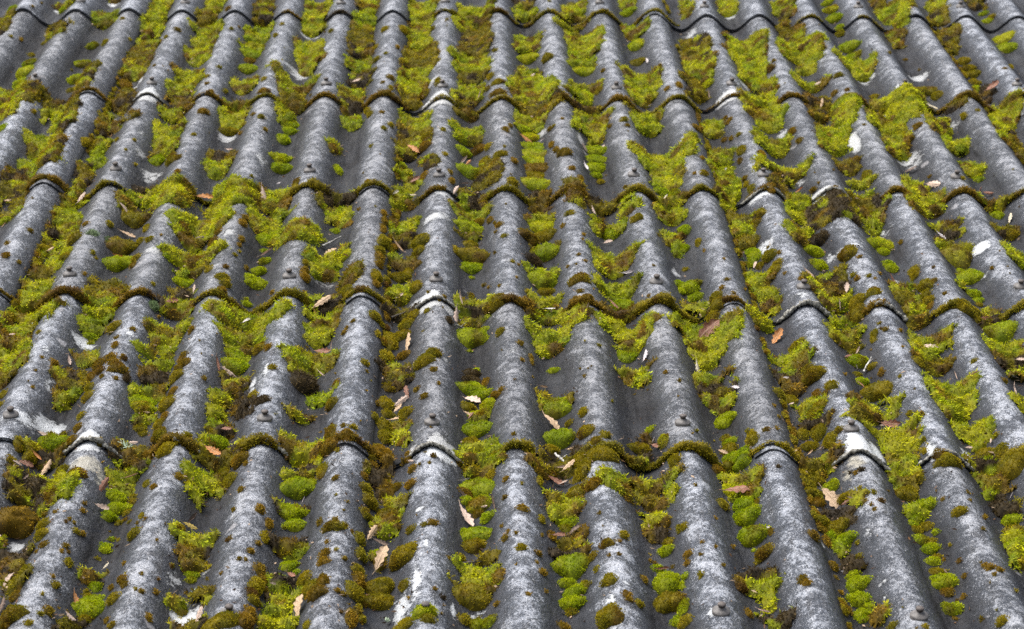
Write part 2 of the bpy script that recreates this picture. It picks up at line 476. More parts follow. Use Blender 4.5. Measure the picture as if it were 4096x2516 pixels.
def carpet(quads, cols, seed):
    allq = np.concatenate(quads)
    lo = allq.min(0) - .02; hi = allq.max(0) + .02
    st = .0052 if BLADES == 1.0 else .008
    nu = max(4, int((hi[0] - lo[0]) / st)); nv = max(4, int((hi[1] - lo[1]) / st))
    u, v = np.meshgrid(np.linspace(lo[0], hi[0], nu), np.linspace(lo[1], hi[1], nv), indexing='ij')
    best = np.full(u.shape, -9.0); who = np.zeros(u.shape, int)
    for k, q in enumerate(quads):
        d = quad_depth(q, u, v)
        pick = d > best
        best = np.where(pick, d, best); who = np.where(pick, k, who)
    m_ = best + (fbm(u * 34 + seed, v * 26, 31) - .405) * .034 + (noise(u * 120, v * 100, 33) - .5) * .008
    holes = sstep((noise(u * 21 + 5, v * 15 + seed, 35) - .80) / .1)
    m_ = m_ - holes * .03
    sw = surf(u, v)
    wu_ = u + (noise(u * 60, v * 60, 43) - .5) * .012; wv_ = v + (noise(u * 60 + 9, v * 60, 44) - .5) * .012
    c1, id1 = cells(wu_ / .030, wv_ / .034, 45)
    mound = np.sqrt(np.clip(1 - (c1 / .85) ** 2, 0, 1))
    lump = .62 * mound * (.45 + .75 * id1) + .38 * fbm(u * 60 + seed * .7, v * 52, 37)
    th = (.003 + .019 * lump) * sstep(m_ / .014)
    # moss settles in the groove and levels it
    tr = surf(np.round(u / P - .5) * P + P * .5, v)
    lev = np.maximum(tr + .009 + .018 * lump - sw, 0) * sstep(m_ / .030)
    hgt = np.maximum(th, th * .6 + lev * .8)
    W = sw + hgt - .0035 * (m_ < .002)
    keep = m_ > -.002
    idx = -np.ones(u.shape, int)
    f = grid_faces(nu, nv)
    ok = keep.ravel()[f].all(1)
    f = f[ok]
    if len(f) == 0: return []
    lab = np.arange(u.size)
    while True:                                    # one carpet for each connected patch
        mn = lab[f].min(1); new = lab.copy()
        for c_ in range(4): np.minimum.at(new, f[:, c_], mn)
        new = new[new]
        if (new == lab).all(): break
        lab = new
    out = []
    for comp in np.unique(lab[f[:, 0]]):
        fc = f[lab[f[:, 0]] == comp]
        if len(fc) < 12: continue
        acc = Acc()
        _carpet_patch(acc, fc, u, v, W, who, id1, mound, lump, quads, cols, st)
        out.append((acc, u.ravel()[np.unique(fc)].mean(), v.ravel()[np.unique(fc)].mean(), np.ptp(v.ravel()[np.unique(fc)]), np.bincount(who.ravel()[np.unique(fc)], minlength=len(quads))))
    return out


def _carpet_patch(acc, f, u, v, W, who, id1, mound, lump, quads, cols, st):
    used = np.unique(f); re = -np.ones(u.size, int); re[used] = np.arange(len(used))
    V = np.stack([u.ravel(), v.ravel(), W.ravel()], -1)[used]
    wsel = who.ravel()[used]
    C = np.zeros((len(used), 3)); tip = np.zeros((len(used), 3))
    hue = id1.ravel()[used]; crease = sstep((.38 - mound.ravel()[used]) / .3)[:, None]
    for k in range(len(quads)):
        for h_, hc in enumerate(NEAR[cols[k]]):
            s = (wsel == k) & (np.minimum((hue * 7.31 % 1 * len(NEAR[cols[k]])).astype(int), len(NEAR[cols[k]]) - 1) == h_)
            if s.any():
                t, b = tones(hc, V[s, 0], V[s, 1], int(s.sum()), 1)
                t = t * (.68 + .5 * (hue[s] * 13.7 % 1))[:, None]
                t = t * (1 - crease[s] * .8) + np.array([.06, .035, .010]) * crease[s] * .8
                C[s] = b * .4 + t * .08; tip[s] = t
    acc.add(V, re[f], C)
    # feathery shoots
    gu, gv = np.gradient(W, u[1, 0] - u[0, 0], v[0, 1] - v[0, 0])
    nrm = np.stack([-np.clip(gu, -2, 2), -np.clip(gv, -2, 2), np.ones_like(gu)], -1).reshape(-1, 3)[used]
    nrm /= np.linalg.norm(nrm, axis=1)[:, None]
    slope = 1 / np.maximum(nrm[:, 2], .45)
    per = 2.2 * BLADES
    cnt = rng.poisson(per * slope)
    rep = np.repeat(np.arange(len(used)), cnt); nb = len(rep)
    B = V[rep] + np.stack([rng.uniform(-.5, .5, nb) * st, rng.uniform(-.5, .5, nb) * st, np.full(nb, -.001)], -1)
    ang = fbm(B[:, 0] * 30 + 4, B[:, 1] * 30, 41) * 9
    flow = np.stack([np.cos(ang), np.sin(ang) - .5, np.zeros(nb)], -1)
    D = nrm[rep] * .75 + flow * .55 + rng.normal(size=(nb, 3)) * .42
    t = tip[rep] * (1 + rng.normal(size=(nb, 1)) * .13)
    t = np.clip(t, .004, .9)
    bc = t * .5 + np.array([.03, .02, .006]) * .5
    L = (rng.random(nb) * .6 + .55) * (.0062 + .0035 * (lump.ravel()[used][rep] > .5))
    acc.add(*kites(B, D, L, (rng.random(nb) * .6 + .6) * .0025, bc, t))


def fringe(acc, k, i, j, half_l, half_r, r0, col, seed):
    """roll of moss growing along the lower edge of a sheet over crest k"""
    n = 46
    u = np.linspace((k - half_l) * P, (k + half_r) * P, n)
    v = vlow(i, j, u)
    w = sheet_w(i, j, u, v + .001)
    f = np.linspace(0, 1, n); ends = np.clip(np.minimum(f, 1 - f) / .12, 0, 1) ** .6
    rr = r0 * (.30 + 1.25 * fbm(u * 38 + seed, v * 0 + seed, 51) ** 1.3) * (.25 + .75 * ends)
    rr = rr * (.55 + .75 * noise(u * 14 + seed * 5.1, u * 0, 57)) * (.62 + .5 * np.cos(math.pi * (u / P - k)) ** 2) * (1 - .8 * sstep((noise(u * 22 + seed * 2.3, u * 0 + seed, 55) - .66) / .12))
    pts = np.stack([u, v - .001 + (noise(u * 55 + seed, u * 0, 56) - .4) * .010, w - THICK * .35 + rr * .25], -1)
    V, F, nr = tube(pts, rr * .85, 10)
    V = V + (noise(V[:, 0] * 210, V[:, 1] * 210 + V[:, 2] * 210, 53) - .5)[:, None] * nr * r0 * .5
    t, b = tones(col, V[:, 0], V[:, 1] + V[:, 2], len(V), seed)
    acc.add(V, F, t * .28 + b * .2)
    nb = int(np.clip(2 * math.pi * r0 * .7 * (half_l + half_r) * P * 1.25 / 4.4e-6 * BLADES, 60, 2600))
    s = rng.integers(0, len(V), nb)
    B = V[s] + rng.normal(size=(nb, 3)) * .0012
    t, b = tones(col, B[:, 0], B[:, 1] + B[:, 2], nb, seed)
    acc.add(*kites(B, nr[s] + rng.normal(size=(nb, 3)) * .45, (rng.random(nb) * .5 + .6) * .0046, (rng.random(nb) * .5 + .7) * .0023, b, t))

# ------------------------------------------------------------------ where the moss grows
# cushions: x y width height colour; carpets: left right top, left right bottom, colour (zone measures)
CUSH = {
1: '''100 70 90 50 g;455 80 65 40 g;745 190 90 50 o;900 615 90 70 b;1875 170 100 50 o;1810 405 150 60 g;1800 445 80 35 b;1790 510 140 65 g;1745 645 90 50 o
675 340 95 55 g;600 470 120 50 g;545 585 120 65 g;515 655 55 30 o;215 465 100 50 g;225 400 50 30 o;320 315 35 20 o;180 535 140 70 y;150 600 90 50 g;765 300 50 60 o;20 920 60 60 g
605 1015 70 90 o;1140 1160 110 90 g;1245 1140 100 90 o;1290 1135 60 40 b;1650 965 120 70 o;2100 910 110 50 g;2085 955 100 50 g;2045 1010 90 80 g;2025 1160 150 70 y;2025 1230 150 80 g
2140 1315 65 60 o;2430 1220 60 80 g;1280 1240 60 30 b;1395 970 35 25 o;1460 805 90 35 b;1880 845 60 30 o;1830 825 40 20 b;850 1005 40 25 o;965 1010 35 20 o;1520 660 45 25 b;1620 655 40 35 o
1490 605 35 20 b;1500 550 40 20 o;1580 485 40 20 o;1990 255 45 35 o;2390 225 50 25 o;1275 215 50 25 b;1200 270 40 20 o;885 135 35 20 o;935 285 30 20 o;1900 655 90 25 b;1905 570 60 20 o
1150 310 50 30 b;1650 60 50 30 b;1665 210 40 20 o;2035 175 35 20 o;240 805 40 30 o;150 285 30 30 b;80 265 35 15 o;1760 900 40 25 o;1740 960 40 25 b;1910 935 40 30 b;1810 1270 35 20 o''',
2: '''600 690 90 60 o;620 1000 120 60 o;610 1060 110 50 b;430 1200 70 50 g;460 1150 100 50 d;920 570 110 50 b;880 1105 120 50 g;990 1085 100 70 b;920 1255 170 80 g;1060 1060 60 45 o;1040 1170 100 60 o
1145 1115 110 40 o;1225 1310 90 60 o;1100 1270 80 60 o;1340 365 180 60 y;1340 440 140 80 y;1310 945 110 70 g;1360 1000 140 50 y;1375 1075 190 60 g;1390 1125 210 60 y;1385 1170 200 50 y;1400 1230 190 70 b
1400 1280 180 40 o;1400 1350 230 90 y;1490 420 110 50 o;1745 530 150 60 y;1830 1100 140 70 g;1830 1160 140 60 g;1835 1220 140 60 g;1840 1275 80 40 g;1865 1320 60 30 o;2070 100 100 60 g;2120 335 110 80 y
2140 455 110 40 o;2310 1400 110 60 g;2410 1400 100 60 g;315 210 60 40 o;440 210 70 60 o;300 925 50 30 o;350 900 50 30 o;730 935 40 25 o;745 1110 40 30 o;215 1055 30 20 o;700 575 50 25 o;1110 365 40 20 o
1130 590 110 25 o;1180 930 50 40 b;1215 905 40 30 b;1520 1040 50 50 b;1550 1080 50 40 b;1610 1100 110 50 b;1660 1215 60 30 b;1720 1285 50 50 b;2040 865 70 35 o;2060 905 40 25 b;1940 910 40 25 b;665 205 50 30 o
320 385 30 20 o;400 340 40 25 b;430 440 60 50 o;260 430 60 30 o;250 340 40 30 o;350 560 60 30 b;300 595 35 20 b;350 630 40 30 o;420 650 50 50 o;820 450 50 40 o;710 600 70 30 o;190 800 60 40 o;290 810 40 20 b;210 825 60 40 o
1060 640 50 30 o;1130 665 110 30 b;1080 550 60 40 o;1890 510 40 25 b;1860 650 60 50 o;1240 1160 60 40 b;1510 930 50 30 b;1700 1315 50 30 b;2350 640 40 30 b;2430 610 50 60 b;2050 1350 40 20 b;190 1310 40 30 b;780 1240 40 30 b;790 1300 50 50 b;600 1265 60 50 b''',
3: '''1050 25 90 40 g;1070 80 110 50 y;1100 145 130 60 g;1140 200 60 50 g;1140 245 70 60 o;2170 105 60 30 g;2200 155 70 30 g;210 490 100 50 o;195 605 80 50 y;640 490 70 50 b;1200 355 145 75 g;1240 410 120 40 g
1130 545 70 35 o;2030 450 100 50 o;2060 510 110 60 o;2090 545 110 50 o;2100 600 80 50 o;2120 640 60 50 g;2310 290 150 50 y;2340 355 140 65 g;2365 480 40 35 o;1755 670 140 60 o;1835 690 75 60 o;1385 700 60 30 o
665 1095 130 55 g;800 945 70 50 b;845 1015 50 40 b;430 1080 80 60 o;570 1110 60 60 b;1330 1260 70 70 o;2135 1300 70 40 g;1490 380 30 20 o;1605 435 30 20 b;1100 675 60 30 b;1190 650 40 20 b;690 625 40 30 b
650 570 40 25 o;660 440 40 20 b;600 400 50 30 b;2030 840 60 50 o;2130 795 30 20 o;1700 910 80 30 b;410 970 45 25 o;350 860 40 25 b;315 850 40 30 b;330 885 40 30 b;355 1000 40 30 b;305 1010 40 35 b;420 1160 50 40 b
455 1285 50 35 b;465 1330 50 45 o;500 1360 60 50 o;90 920 60 30 b;70 980 70 30 b;150 1250 80 40 o;140 1140 40 30 b;90 1250 30 20 b;1785 1275 30 20 b;2010 1285 50 25 o;640 1370 60 60 b;950 1370 60 40 o;1110 1365 50 30 b
1310 900 25 15 b;2190 60 30 20 o;2230 130 60 30 o;1790 20 60 30 o;2270 930 40 40 b;2310 1000 50 40 b;560 1100 50 40 b''',
4: '''35 90 90 50 g;340 300 80 70 o;545 210 120 70 o;490 310 120 50 y;475 345 100 50 o;40 330 70 50 b;980 95 210 110 o;1060 130 60 60 o;890 285 220 110 o;1020 225 70 50 o;1080 215 70 40 o;860 405 200 110 g
990 350 80 40 o;965 400 60 40 b;1545 230 80 80 o;1335 500 100 40 o;1320 535 150 50 g;905 580 70 50 o;1915 220 120 95 g;1905 300 50 30 g;1905 380 100 45 g;1870 455 110 60 g;1845 545 145 90 g;1800 505 100 50 g
1770 645 40 20 g;1775 685 70 35 g;1760 55 60 40 b;1745 95 70 50 b;1735 210 50 50 b;1720 255 40 30 b;1600 490 100 60 o;1615 530 90 50 o;1600 575 70 40 b;1595 610 90 50 b;2255 130 70 60 b;2250 185 70 50 b;2210 320 60 70 o
2195 380 60 40 o;2190 435 70 60 b;2190 485 90 70 b;1510 430 60 40 o;1620 410 50 30 b;2420 160 60 40 g;30 1330 70 60 o;10 1405 50 40 o;670 890 100 50 g;650 925 90 50 g;655 965 50 25 g;385 1105 70 50 b;830 850 110 70 o
835 970 60 40 b;800 1060 90 40 b;885 1065 60 40 b;820 1095 90 40 b;850 1135 150 50 b;720 1120 120 70 b;730 1160 80 50 b;670 1200 90 60 b;655 1280 90 60 o;635 1350 100 60 o;590 1485 70 50 o;835 1215 40 30 b;740 1200 40 30 b
1035 1400 220 70 g;1030 1450 210 90 y;1330 1045 60 40 b;1315 1080 70 40 b;1335 1105 110 40 b;1300 1140 90 50 b;1280 1200 120 70 o;1260 1300 70 40 b;1240 1330 60 40 b;1210 1395 140 100 o;1195 1485 70 60 b;905 1205 60 80 d
1710 1065 210 70 g;1700 1140 200 80 g;1830 1340 90 60 o;1900 1370 100 60 d;1880 1000 110 50 o;1965 1135 60 40 o;2400 1400 120 70 o;2430 1250 60 50 b;2180 1255 190 140 D;215 150 50 25 b;620 105 50 25 b;780 100 60 40 o
135 380 35 25 b;55 240 40 30 b;665 310 40 30 o;690 350 30 20 o;605 460 30 30 b;1100 535 40 25 o;1160 185 20 12 b;1690 325 40 20 o;1770 420 40 30 b;1565 480 40 30 o;1970 595 40 30 b;1580 160 60 40 b;955 860 60 15 b
845 920 40 20 b;830 990 50 20 b;810 1160 60 20 b;230 1280 30 20 b;255 1160 20 15 b;1390 860 60 40 b;1370 890 30 20 b;1940 990 70 40 b;300 1065 30 15 b''',
5: '''40 330 90 60 y;50 580 120 60 o;300 25 60 50 b;300 75 60 60 b;295 130 60 80 b;295 225 110 100 o;270 295 90 60 o;270 340 80 60 b;265 390 80 60 b;245 475 100 90 o;245 535 70 50 b;235 770 100 70 o;255 890 50 50 o;165 1105 70 35 o
480 455 80 70 o;430 500 130 70 o;580 235 160 90 o;565 300 110 50 o;545 560 120 80 o;530 760 100 60 o;470 830 100 90 o;440 910 100 80 o;355 940 100 160 o;340 1060 70 80 o;605 1090 150 80 o;660 1040 130 60 o;450 1060 90 60 b
485 1225 100 60 o;340 1280 80 80 o;325 1400 100 100 o;330 1480 90 60 o;470 1470 110 80 o;660 1155 60 30 b;605 1345 70 40 b;235 1495 90 40 o;740 630 40 25 b;770 795 60 50 d;620 730 50 30 o;915 150 190 90 g;930 262 100 50 o
820 290 60 60 o;990 110 110 60 o;945 360 260 130 o;935 430 160 60 g;935 495 35 20 g;935 620 40 50 o;1130 660 130 70 o;1010 885 100 40 g;945 940 240 120 g;920 1020 35 20 g;970 1165 60 30 g;950 1195 120 60 d;930 1240 140 60 d
1045 1240 60 60 b;940 1310 200 90 g;1000 1350 160 60 g;910 1430 100 70 o;1060 1420 130 140 y;1120 1340 100 60 b;1155 1295 50 40 b;970 1490 110 70 y;1080 75 60 40 b;1140 110 60 35 b;1175 190 50 25 o;1110 95 30 25 b
1115 160 30 18 b;1110 310 30 20 b;1230 375 35 20 o;1140 550 30 18 b;1335 590 50 45 o;1150 880 80 50 o;1285 965 60 30 b;1360 1060 40 50 b;1365 1090 30 40 b;1440 145 210 80 y;1345 205 140 90 o;1470 200 170 70 o;1470 330 220 120 g
1380 370 120 80 d;1450 530 230 130 g;1475 605 110 50 o;1530 1165 70 35 g;1555 1440 270 110 g;1750 1460 80 70 o;1650 25 70 30 o;1600 115 40 30 b;1745 180 30 25 b;1710 325 35 20 b;1755 370 30 18 b;1635 410 30 20 b
1715 495 160 45 o;1720 590 50 25 b;1775 640 90 40 b;1690 660 80 40 b;1855 980 40 20 o;1930 190 140 80 g;2010 705 150 80 g;2060 1065 150 60 g;2140 60 100 40 o;2350 90 120 50 b;2430 540 80 60 g;2445 590 60 50 g
85 805 40 20 b;25 885 50 30 b;45 850 35 20 b;180 1165 30 20 b;250 1395 40 25 b;1370 1110 25 20 b;2220 620 30 15 b;2290 620 40 15 b;1260 490 20 12 b;545 1295 50 40 b;640 1035 40 30 b''',
6: '''20 150 100 100 g;25 285 90 60 g;60 575 170 120 g;100 640 110 50 g;20 435 40 30 o;120 235 60 55 o;320 505 40 20 b;285 565 50 30 b;370 600 35 18 b;535 95 90 50 o;560 35 110 50 o;510 320 100 120 g;470 400 70 50 g;635 330 120 80 o
690 385 80 50 o;660 445 110 60 o;565 405 60 50 o;985 225 150 110 d;935 310 140 70 g;1195 315 150 90 o;980 410 130 65 g;1235 470 50 30 o;1265 497 60 30 b;1345 480 40 25 o;1060 620 100 80 d;1380 590 115 40 o;1275 660 130 90 o
1270 740 130 90 o;1420 270 170 90 y;1445 310 90 50 g;1480 395 80 45 g;1505 430 105 60 g;1580 235 40 30 b;1680 450 90 90 o;1755 550 120 90 o;1820 510 50 30 b;1760 605 90 60 o;1785 650 100 60 o;1670 560 50 40 o;1790 695 60 40 b
1895 605 40 20 b;2235 420 30 25 b;1600 660 190 120 o;1690 740 130 60 y;1990 345 230 180 M;2000 445 50 40 g;2065 500 210 80 g;2095 615 100 60 g;2140 660 70 40 g;2140 690 50 30 o;2340 185 150 90 o;2270 50 90 50 g;2440 415 60 40 g
255 625 110 60 o;260 685 110 70 o;230 770 120 80 o;530 855 40 40 b;570 940 60 50 b;835 985 150 50 o;965 1195 190 90 o;910 1150 100 60 o;1080 1265 105 60 o;690 1330 110 70 o;970 1330 70 60 b;1035 1325 60 40 b;780 1370 80 80 o
1000 1410 110 60 o;960 1470 120 90 o;1285 995 60 40 o;1225 1035 70 40 o;1265 1105 160 90 g;1365 1135 70 45 o;1260 1195 65 35 o;1295 1250 100 60 g;1390 1335 220 110 o;1390 890 70 50 o;1380 930 50 50 o;1465 865 50 25 b
1420 820 35 18 o;1440 1170 60 55 b;1645 1465 60 40 o;1695 1465 30 25 b;1690 1090 90 70 o;2290 900 220 120 g;2105 1090 50 25 o;2320 1235 50 35 o;2120 1215 50 30 o;160 295 25 20 b;300 355 20 14 b;740 460 30 18 b;620 270 30 15 b
1090 1455 40 25 b;660 1415 30 15 b;690 1490 30 20 b;1280 340 40 20 b;850 500 50 30 b;2010 700 150 90 o;2100 770 100 80 o''',
7: '''1010 75 100 40 o;1035 110 60 40 o;130 180 80 80 o;220 210 120 150 o;380 185 210 110 g;370 115 80 30 o;70 290 80 60 o;570 55 80 60 b;525 150 90 60 b;465 110 60 40 o;400 530 150 80 b;465 370 130 80 o;560 385 140 55 b;90 750 340 200 b
320 760 110 80 o;305 835 120 70 o;320 905 70 40 o;595 655 45 40 b;475 740 25 20 b;530 745 30 20 b;605 605 35 20 b;405 665 35 20 b;545 805 60 40 o;590 820 50 40 b;470 910 50 40 b;485 1025 75 70 o;440 950 40 30 b;490 960 30 25 b
200 1090 130 90 o;120 1270 100 80 b;395 1195 70 60 o;380 1130 35 30 b;110 1410 220 130 o;345 1380 90 70 o;285 1400 50 30 o;205 1470 70 30 o;50 1490 100 60 b;835 575 150 80 g;860 655 145 95 g;780 705 110 60 g;915 675 60 40 o
860 750 60 25 o;910 725 35 25 b;935 740 30 25 o;965 565 65 50 o;965 600 60 40 o;1060 465 60 50 o;1115 485 60 30 b;1030 690 55 45 o;970 830 120 80 o;805 870 50 30 g;855 870 25 15 o;755 920 85 40 g;755 950 80 45 g;700 1005 20 15 o
690 1215 100 55 g;620 1245 50 25 o;630 1285 70 40 o;670 1320 140 60 g;650 1380 220 100 g;610 1450 100 60 o;890 1155 100 60 b;905 1190 70 45 b;810 1215 60 40 b;825 1295 120 70 o;1015 1240 55 35 b;1120 1245 50 45 b;1135 1150 30 20 b
1020 1115 30 18 b;895 1040 30 25 b;1065 1425 60 60 b;775 1450 50 40 b;815 1485 80 50 o;1160 110 140 110 o;1155 30 100 70 o;1345 120 80 60 o;1195 220 130 110 o;1265 175 70 30 o;1570 180 150 80 g;1665 435 120 110 o;1740 295 150 90 b
1620 390 100 80 o;1280 410 60 50 b;1745 505 60 35 b;1310 1075 50 30 g;1375 1130 95 60 g;1375 1165 80 40 g;1290 780 120 30 y;1240 1055 30 30 o;1430 1270 70 45 o;1865 650 100 55 b;1930 740 70 90 b;1800 950 60 30 b;1725 1005 40 30 b
1865 1080 110 100 b;1890 1150 90 80 b;1845 1190 130 110 o;1820 1225 120 70 o;1810 1260 110 60 b;1820 1300 110 60 o;1800 1390 100 100 b;1760 1450 140 110 b;1600 1450 250 70 o;1655 860 50 40 b;1690 650 40 30 b;2390 90 110 160 o
2390 200 170 90 b;2330 360 100 120 o;2145 510 250 140 g;2260 450 60 40 o;2110 690 190 110 g;2125 775 130 80 g;2040 780 40 30 g;1905 845 80 90 o;2120 960 200 100 o;2085 1060 120 90 g;2140 1105 60 40 g;2025 1140 60 40 g
2205 1140 120 110 o;2250 1215 140 100 o;2295 1250 150 70 b;2340 1165 110 50 b;2400 775 140 60 o;2420 425 60 30 b;2310 735 50 60 b;2415 720 50 30 b;2360 885 40 25 b;2350 965 110 40 b;2335 1025 120 30 b;2215 1480 70 70 o;2430 1235 50 30 b
265 955 30 18 b;500 720 35 15 b;995 745 30 20 b;1050 715 30 20 b;235 725 40 25 o;330 685 60 40 o;1230 1055 25 30 b;1335 1250 20 15 b;1480 1230 20 20 b;1770 1010 25 20 b;1320 1335 30 20 b''',
8: '''300 50 130 90 o;310 130 110 110 o;80 55 60 28 o;45 140 110 80 b;290 240 120 110 b;170 340 80 100 m;520 355 70 50 b;410 485 80 60 o;500 475 100 50 b;165 500 110 70 o;160 410 60 50 b;190 585 140 80 o;345 695 150 80 o;165 670 90 80 o
15 765 60 50 o;125 855 90 90 o;505 795 80 50 o;600 757 50 30 o;655 745 80 35 b;265 980 110 70 g;450 990 220 150 o;500 945 150 70 o;135 970 90 100 o;110 1085 120 80 o;115 1150 110 120 b;85 1240 150 130 o;280 1230 230 150 o
270 1330 190 140 o;460 1195 100 80 o;60 1420 100 140 b;605 1375 165 115 y;725 1285 50 30 d;455 1490 190 50 o;970 85 190 110 g;935 175 140 60 o;1090 390 80 80 o;1190 430 50 40 b;980 510 260 100 g;900 540 120 50 b;900 600 110 80 g
1000 620 180 90 y;985 690 80 50 b;1060 705 100 80 g;965 845 220 90 g;950 920 160 90 o;855 1000 70 60 o;950 1300 260 150 o;885 1440 90 90 o;985 1480 110 70 g;1080 1455 100 80 g;1240 105 40 25 b;1185 560 50 30 b;1305 640 95 35 b
1435 715 60 60 o;1185 855 60 50 b;1205 805 30 30 b;1260 820 35 18 b;1300 925 85 40 o;1415 965 60 40 b;1405 1030 30 25 b;1445 1100 70 50 b;1300 465 30 18 o;1580 150 230 130 g;1510 220 100 80 o;1645 30 60 40 o;1605 310 60 40 g
1480 300 100 90 o;1410 370 80 60 b;1420 440 70 60 o;1500 390 90 80 b;1690 545 150 90 o;1630 750 140 60 g;1620 790 90 50 g;1510 835 70 80 b;1655 1080 290 150 g;1625 1190 120 80 g;1760 1195 90 70 o;1700 1250 160 100 g;1670 1335 180 105 g
1655 1390 80 45 o;1635 1410 45 25 o;1840 1080 45 45 o;1820 985 80 60 o;1770 80 130 90 o;1900 115 85 40 o;1840 155 90 60 o;1830 460 130 90 b;1920 890 110 70 o;2030 835 90 50 o;1930 1160 120 90 o;2060 1265 80 35 b;2070 1295 70 35 b
2140 1330 80 50 o;1940 1410 190 170 o;1865 675 30 20 b;2180 1155 60 60 b;2150 225 150 80 o;2410 290 110 90 o;2360 890 80 45 o;2345 955 110 60 g;2440 780 50 70 o;2275 1080 90 60 g;2360 1190 240 150 g;2380 1330 230 160 o;2430 1450 90 90 g
2255 1035 30 25 b;1595 1495 90 40 b;2230 75 65 35 g;2330 145 90 100 m;1730 290 140 120 o;1740 380 120 110 o;1870 250 200 70 o;1770 330 120 80 o;660 265 50 25 b;485 275 60 50 b;635 315 25 15 b;770 1000 20 15 b;1160 770 25 15 b;1345 1260 50 15 b
620 1440 110 50 o;1470 1240 20 15 b;1440 830 25 20 b;2005 880 30 15 b;2000 975 35 20 b;1935 980 25 15 b;2390 1065 20 15 b;2220 1020 30 20 b''',
9: '''315 15 170 70 g;320 50 40 20 g;315 140 70 60 o;345 175 100 50 g;340 225 130 70 o;445 235 90 70 g;360 290 130 70 g;430 315 125 85 g;515 120 110 110 o;605 75 55 30 o;780 72 60 40 b;250 375 100 70 b;325 365 90 50 o;395 525 190 90 y
285 610 85 80 o;445 620 160 80 g;545 590 50 40 o;470 715 200 115 g;510 850 230 150 g;645 800 50 55 b;595 975 140 80 o;520 945 30 20 g;550 1030 55 40 o;410 1190 120 130 b;470 1395 60 60 b;290 1050 40 25 b;15 770 50 60 o;45 970 70 50 b
40 1035 60 40 b;135 1120 45 60 o;20 1130 60 50 g;5 1190 50 60 g;20 1340 90 110 g;25 1460 90 90 o;870 110 90 90 o;1000 90 120 120 o;915 200 110 90 o;1070 150 120 100 o;1130 75 70 50 o;870 415 100 60 o;940 390 150 90 o;900 480 120 70 o
935 545 140 90 o;975 600 90 80 b;960 450 120 80 o;1085 490 130 80 g;1175 565 110 70 o;965 685 60 40 b;1000 740 130 100 o;1010 800 70 60 b;1030 870 70 90 b;935 838 100 50 b;1140 780 150 80 o;1090 840 100 110 g;1175 880 160 110 g
1275 1000 70 60 o;1240 1130 100 60 g;1280 1185 150 130 g;1270 1300 160 120 g;1345 1350 70 60 g;1300 1410 120 80 g;1300 1450 80 40 g;1520 1490 80 45 o;1085 1055 70 80 b;1135 1245 40 35 b;1180 1370 70 70 b;870 1150 75 60 b;900 1180 80 45 b
1290 365 55 30 d;1280 495 35 25 o;1430 585 60 30 b;1700 430 110 90 o;1620 545 170 100 o;1760 620 140 110 g;1690 730 110 55 g;1660 760 70 45 g;1755 775 95 70 o;1680 800 85 45 o;1830 815 60 40 g;1725 880 110 60 g;1800 890 90 40 o
1790 940 130 80 g;1830 1000 70 50 o;1805 1030 100 60 g;1845 1110 115 50 o;1880 1180 180 90 g;1910 1250 95 70 b;1940 1375 140 80 g;2030 1275 40 40 b;2000 1020 45 30 b;1935 905 35 25 o;1890 1010 30 20 b;1745 140 45 35 o;1915 300 180 70 o
2010 660 115 70 o;1750 230 40 35 o;1850 255 100 50 b;2180 1050 45 30 b;2215 1070 80 30 b;2285 1085 60 40 b;2305 1455 90 70 o;2250 1120 30 20 b;2175 260 140 60 o;2175 300 90 40 g;2240 305 80 40 g;2310 215 100 90 o;2265 110 45 35 o
2190 340 140 60 o;2375 735 120 65 g;2400 320 230 150 o;690 340 40 20 d;1210 385 30 20 d;95 475 30 20 b;235 710 30 12 b;140 880 30 25 b;360 915 25 30 b;135 975 25 20 b;235 920 25 15 b;2165 790 40 20 b;2075 585 25 15 b;2055 525 25 15 b
1385 650 35 18 b;1105 1140 30 25 b;1265 890 40 35 o;1240 540 35 30 o;2160 1440 40 35 o;1970 1440 40 20 b;1985 1310 30 15 b'''}
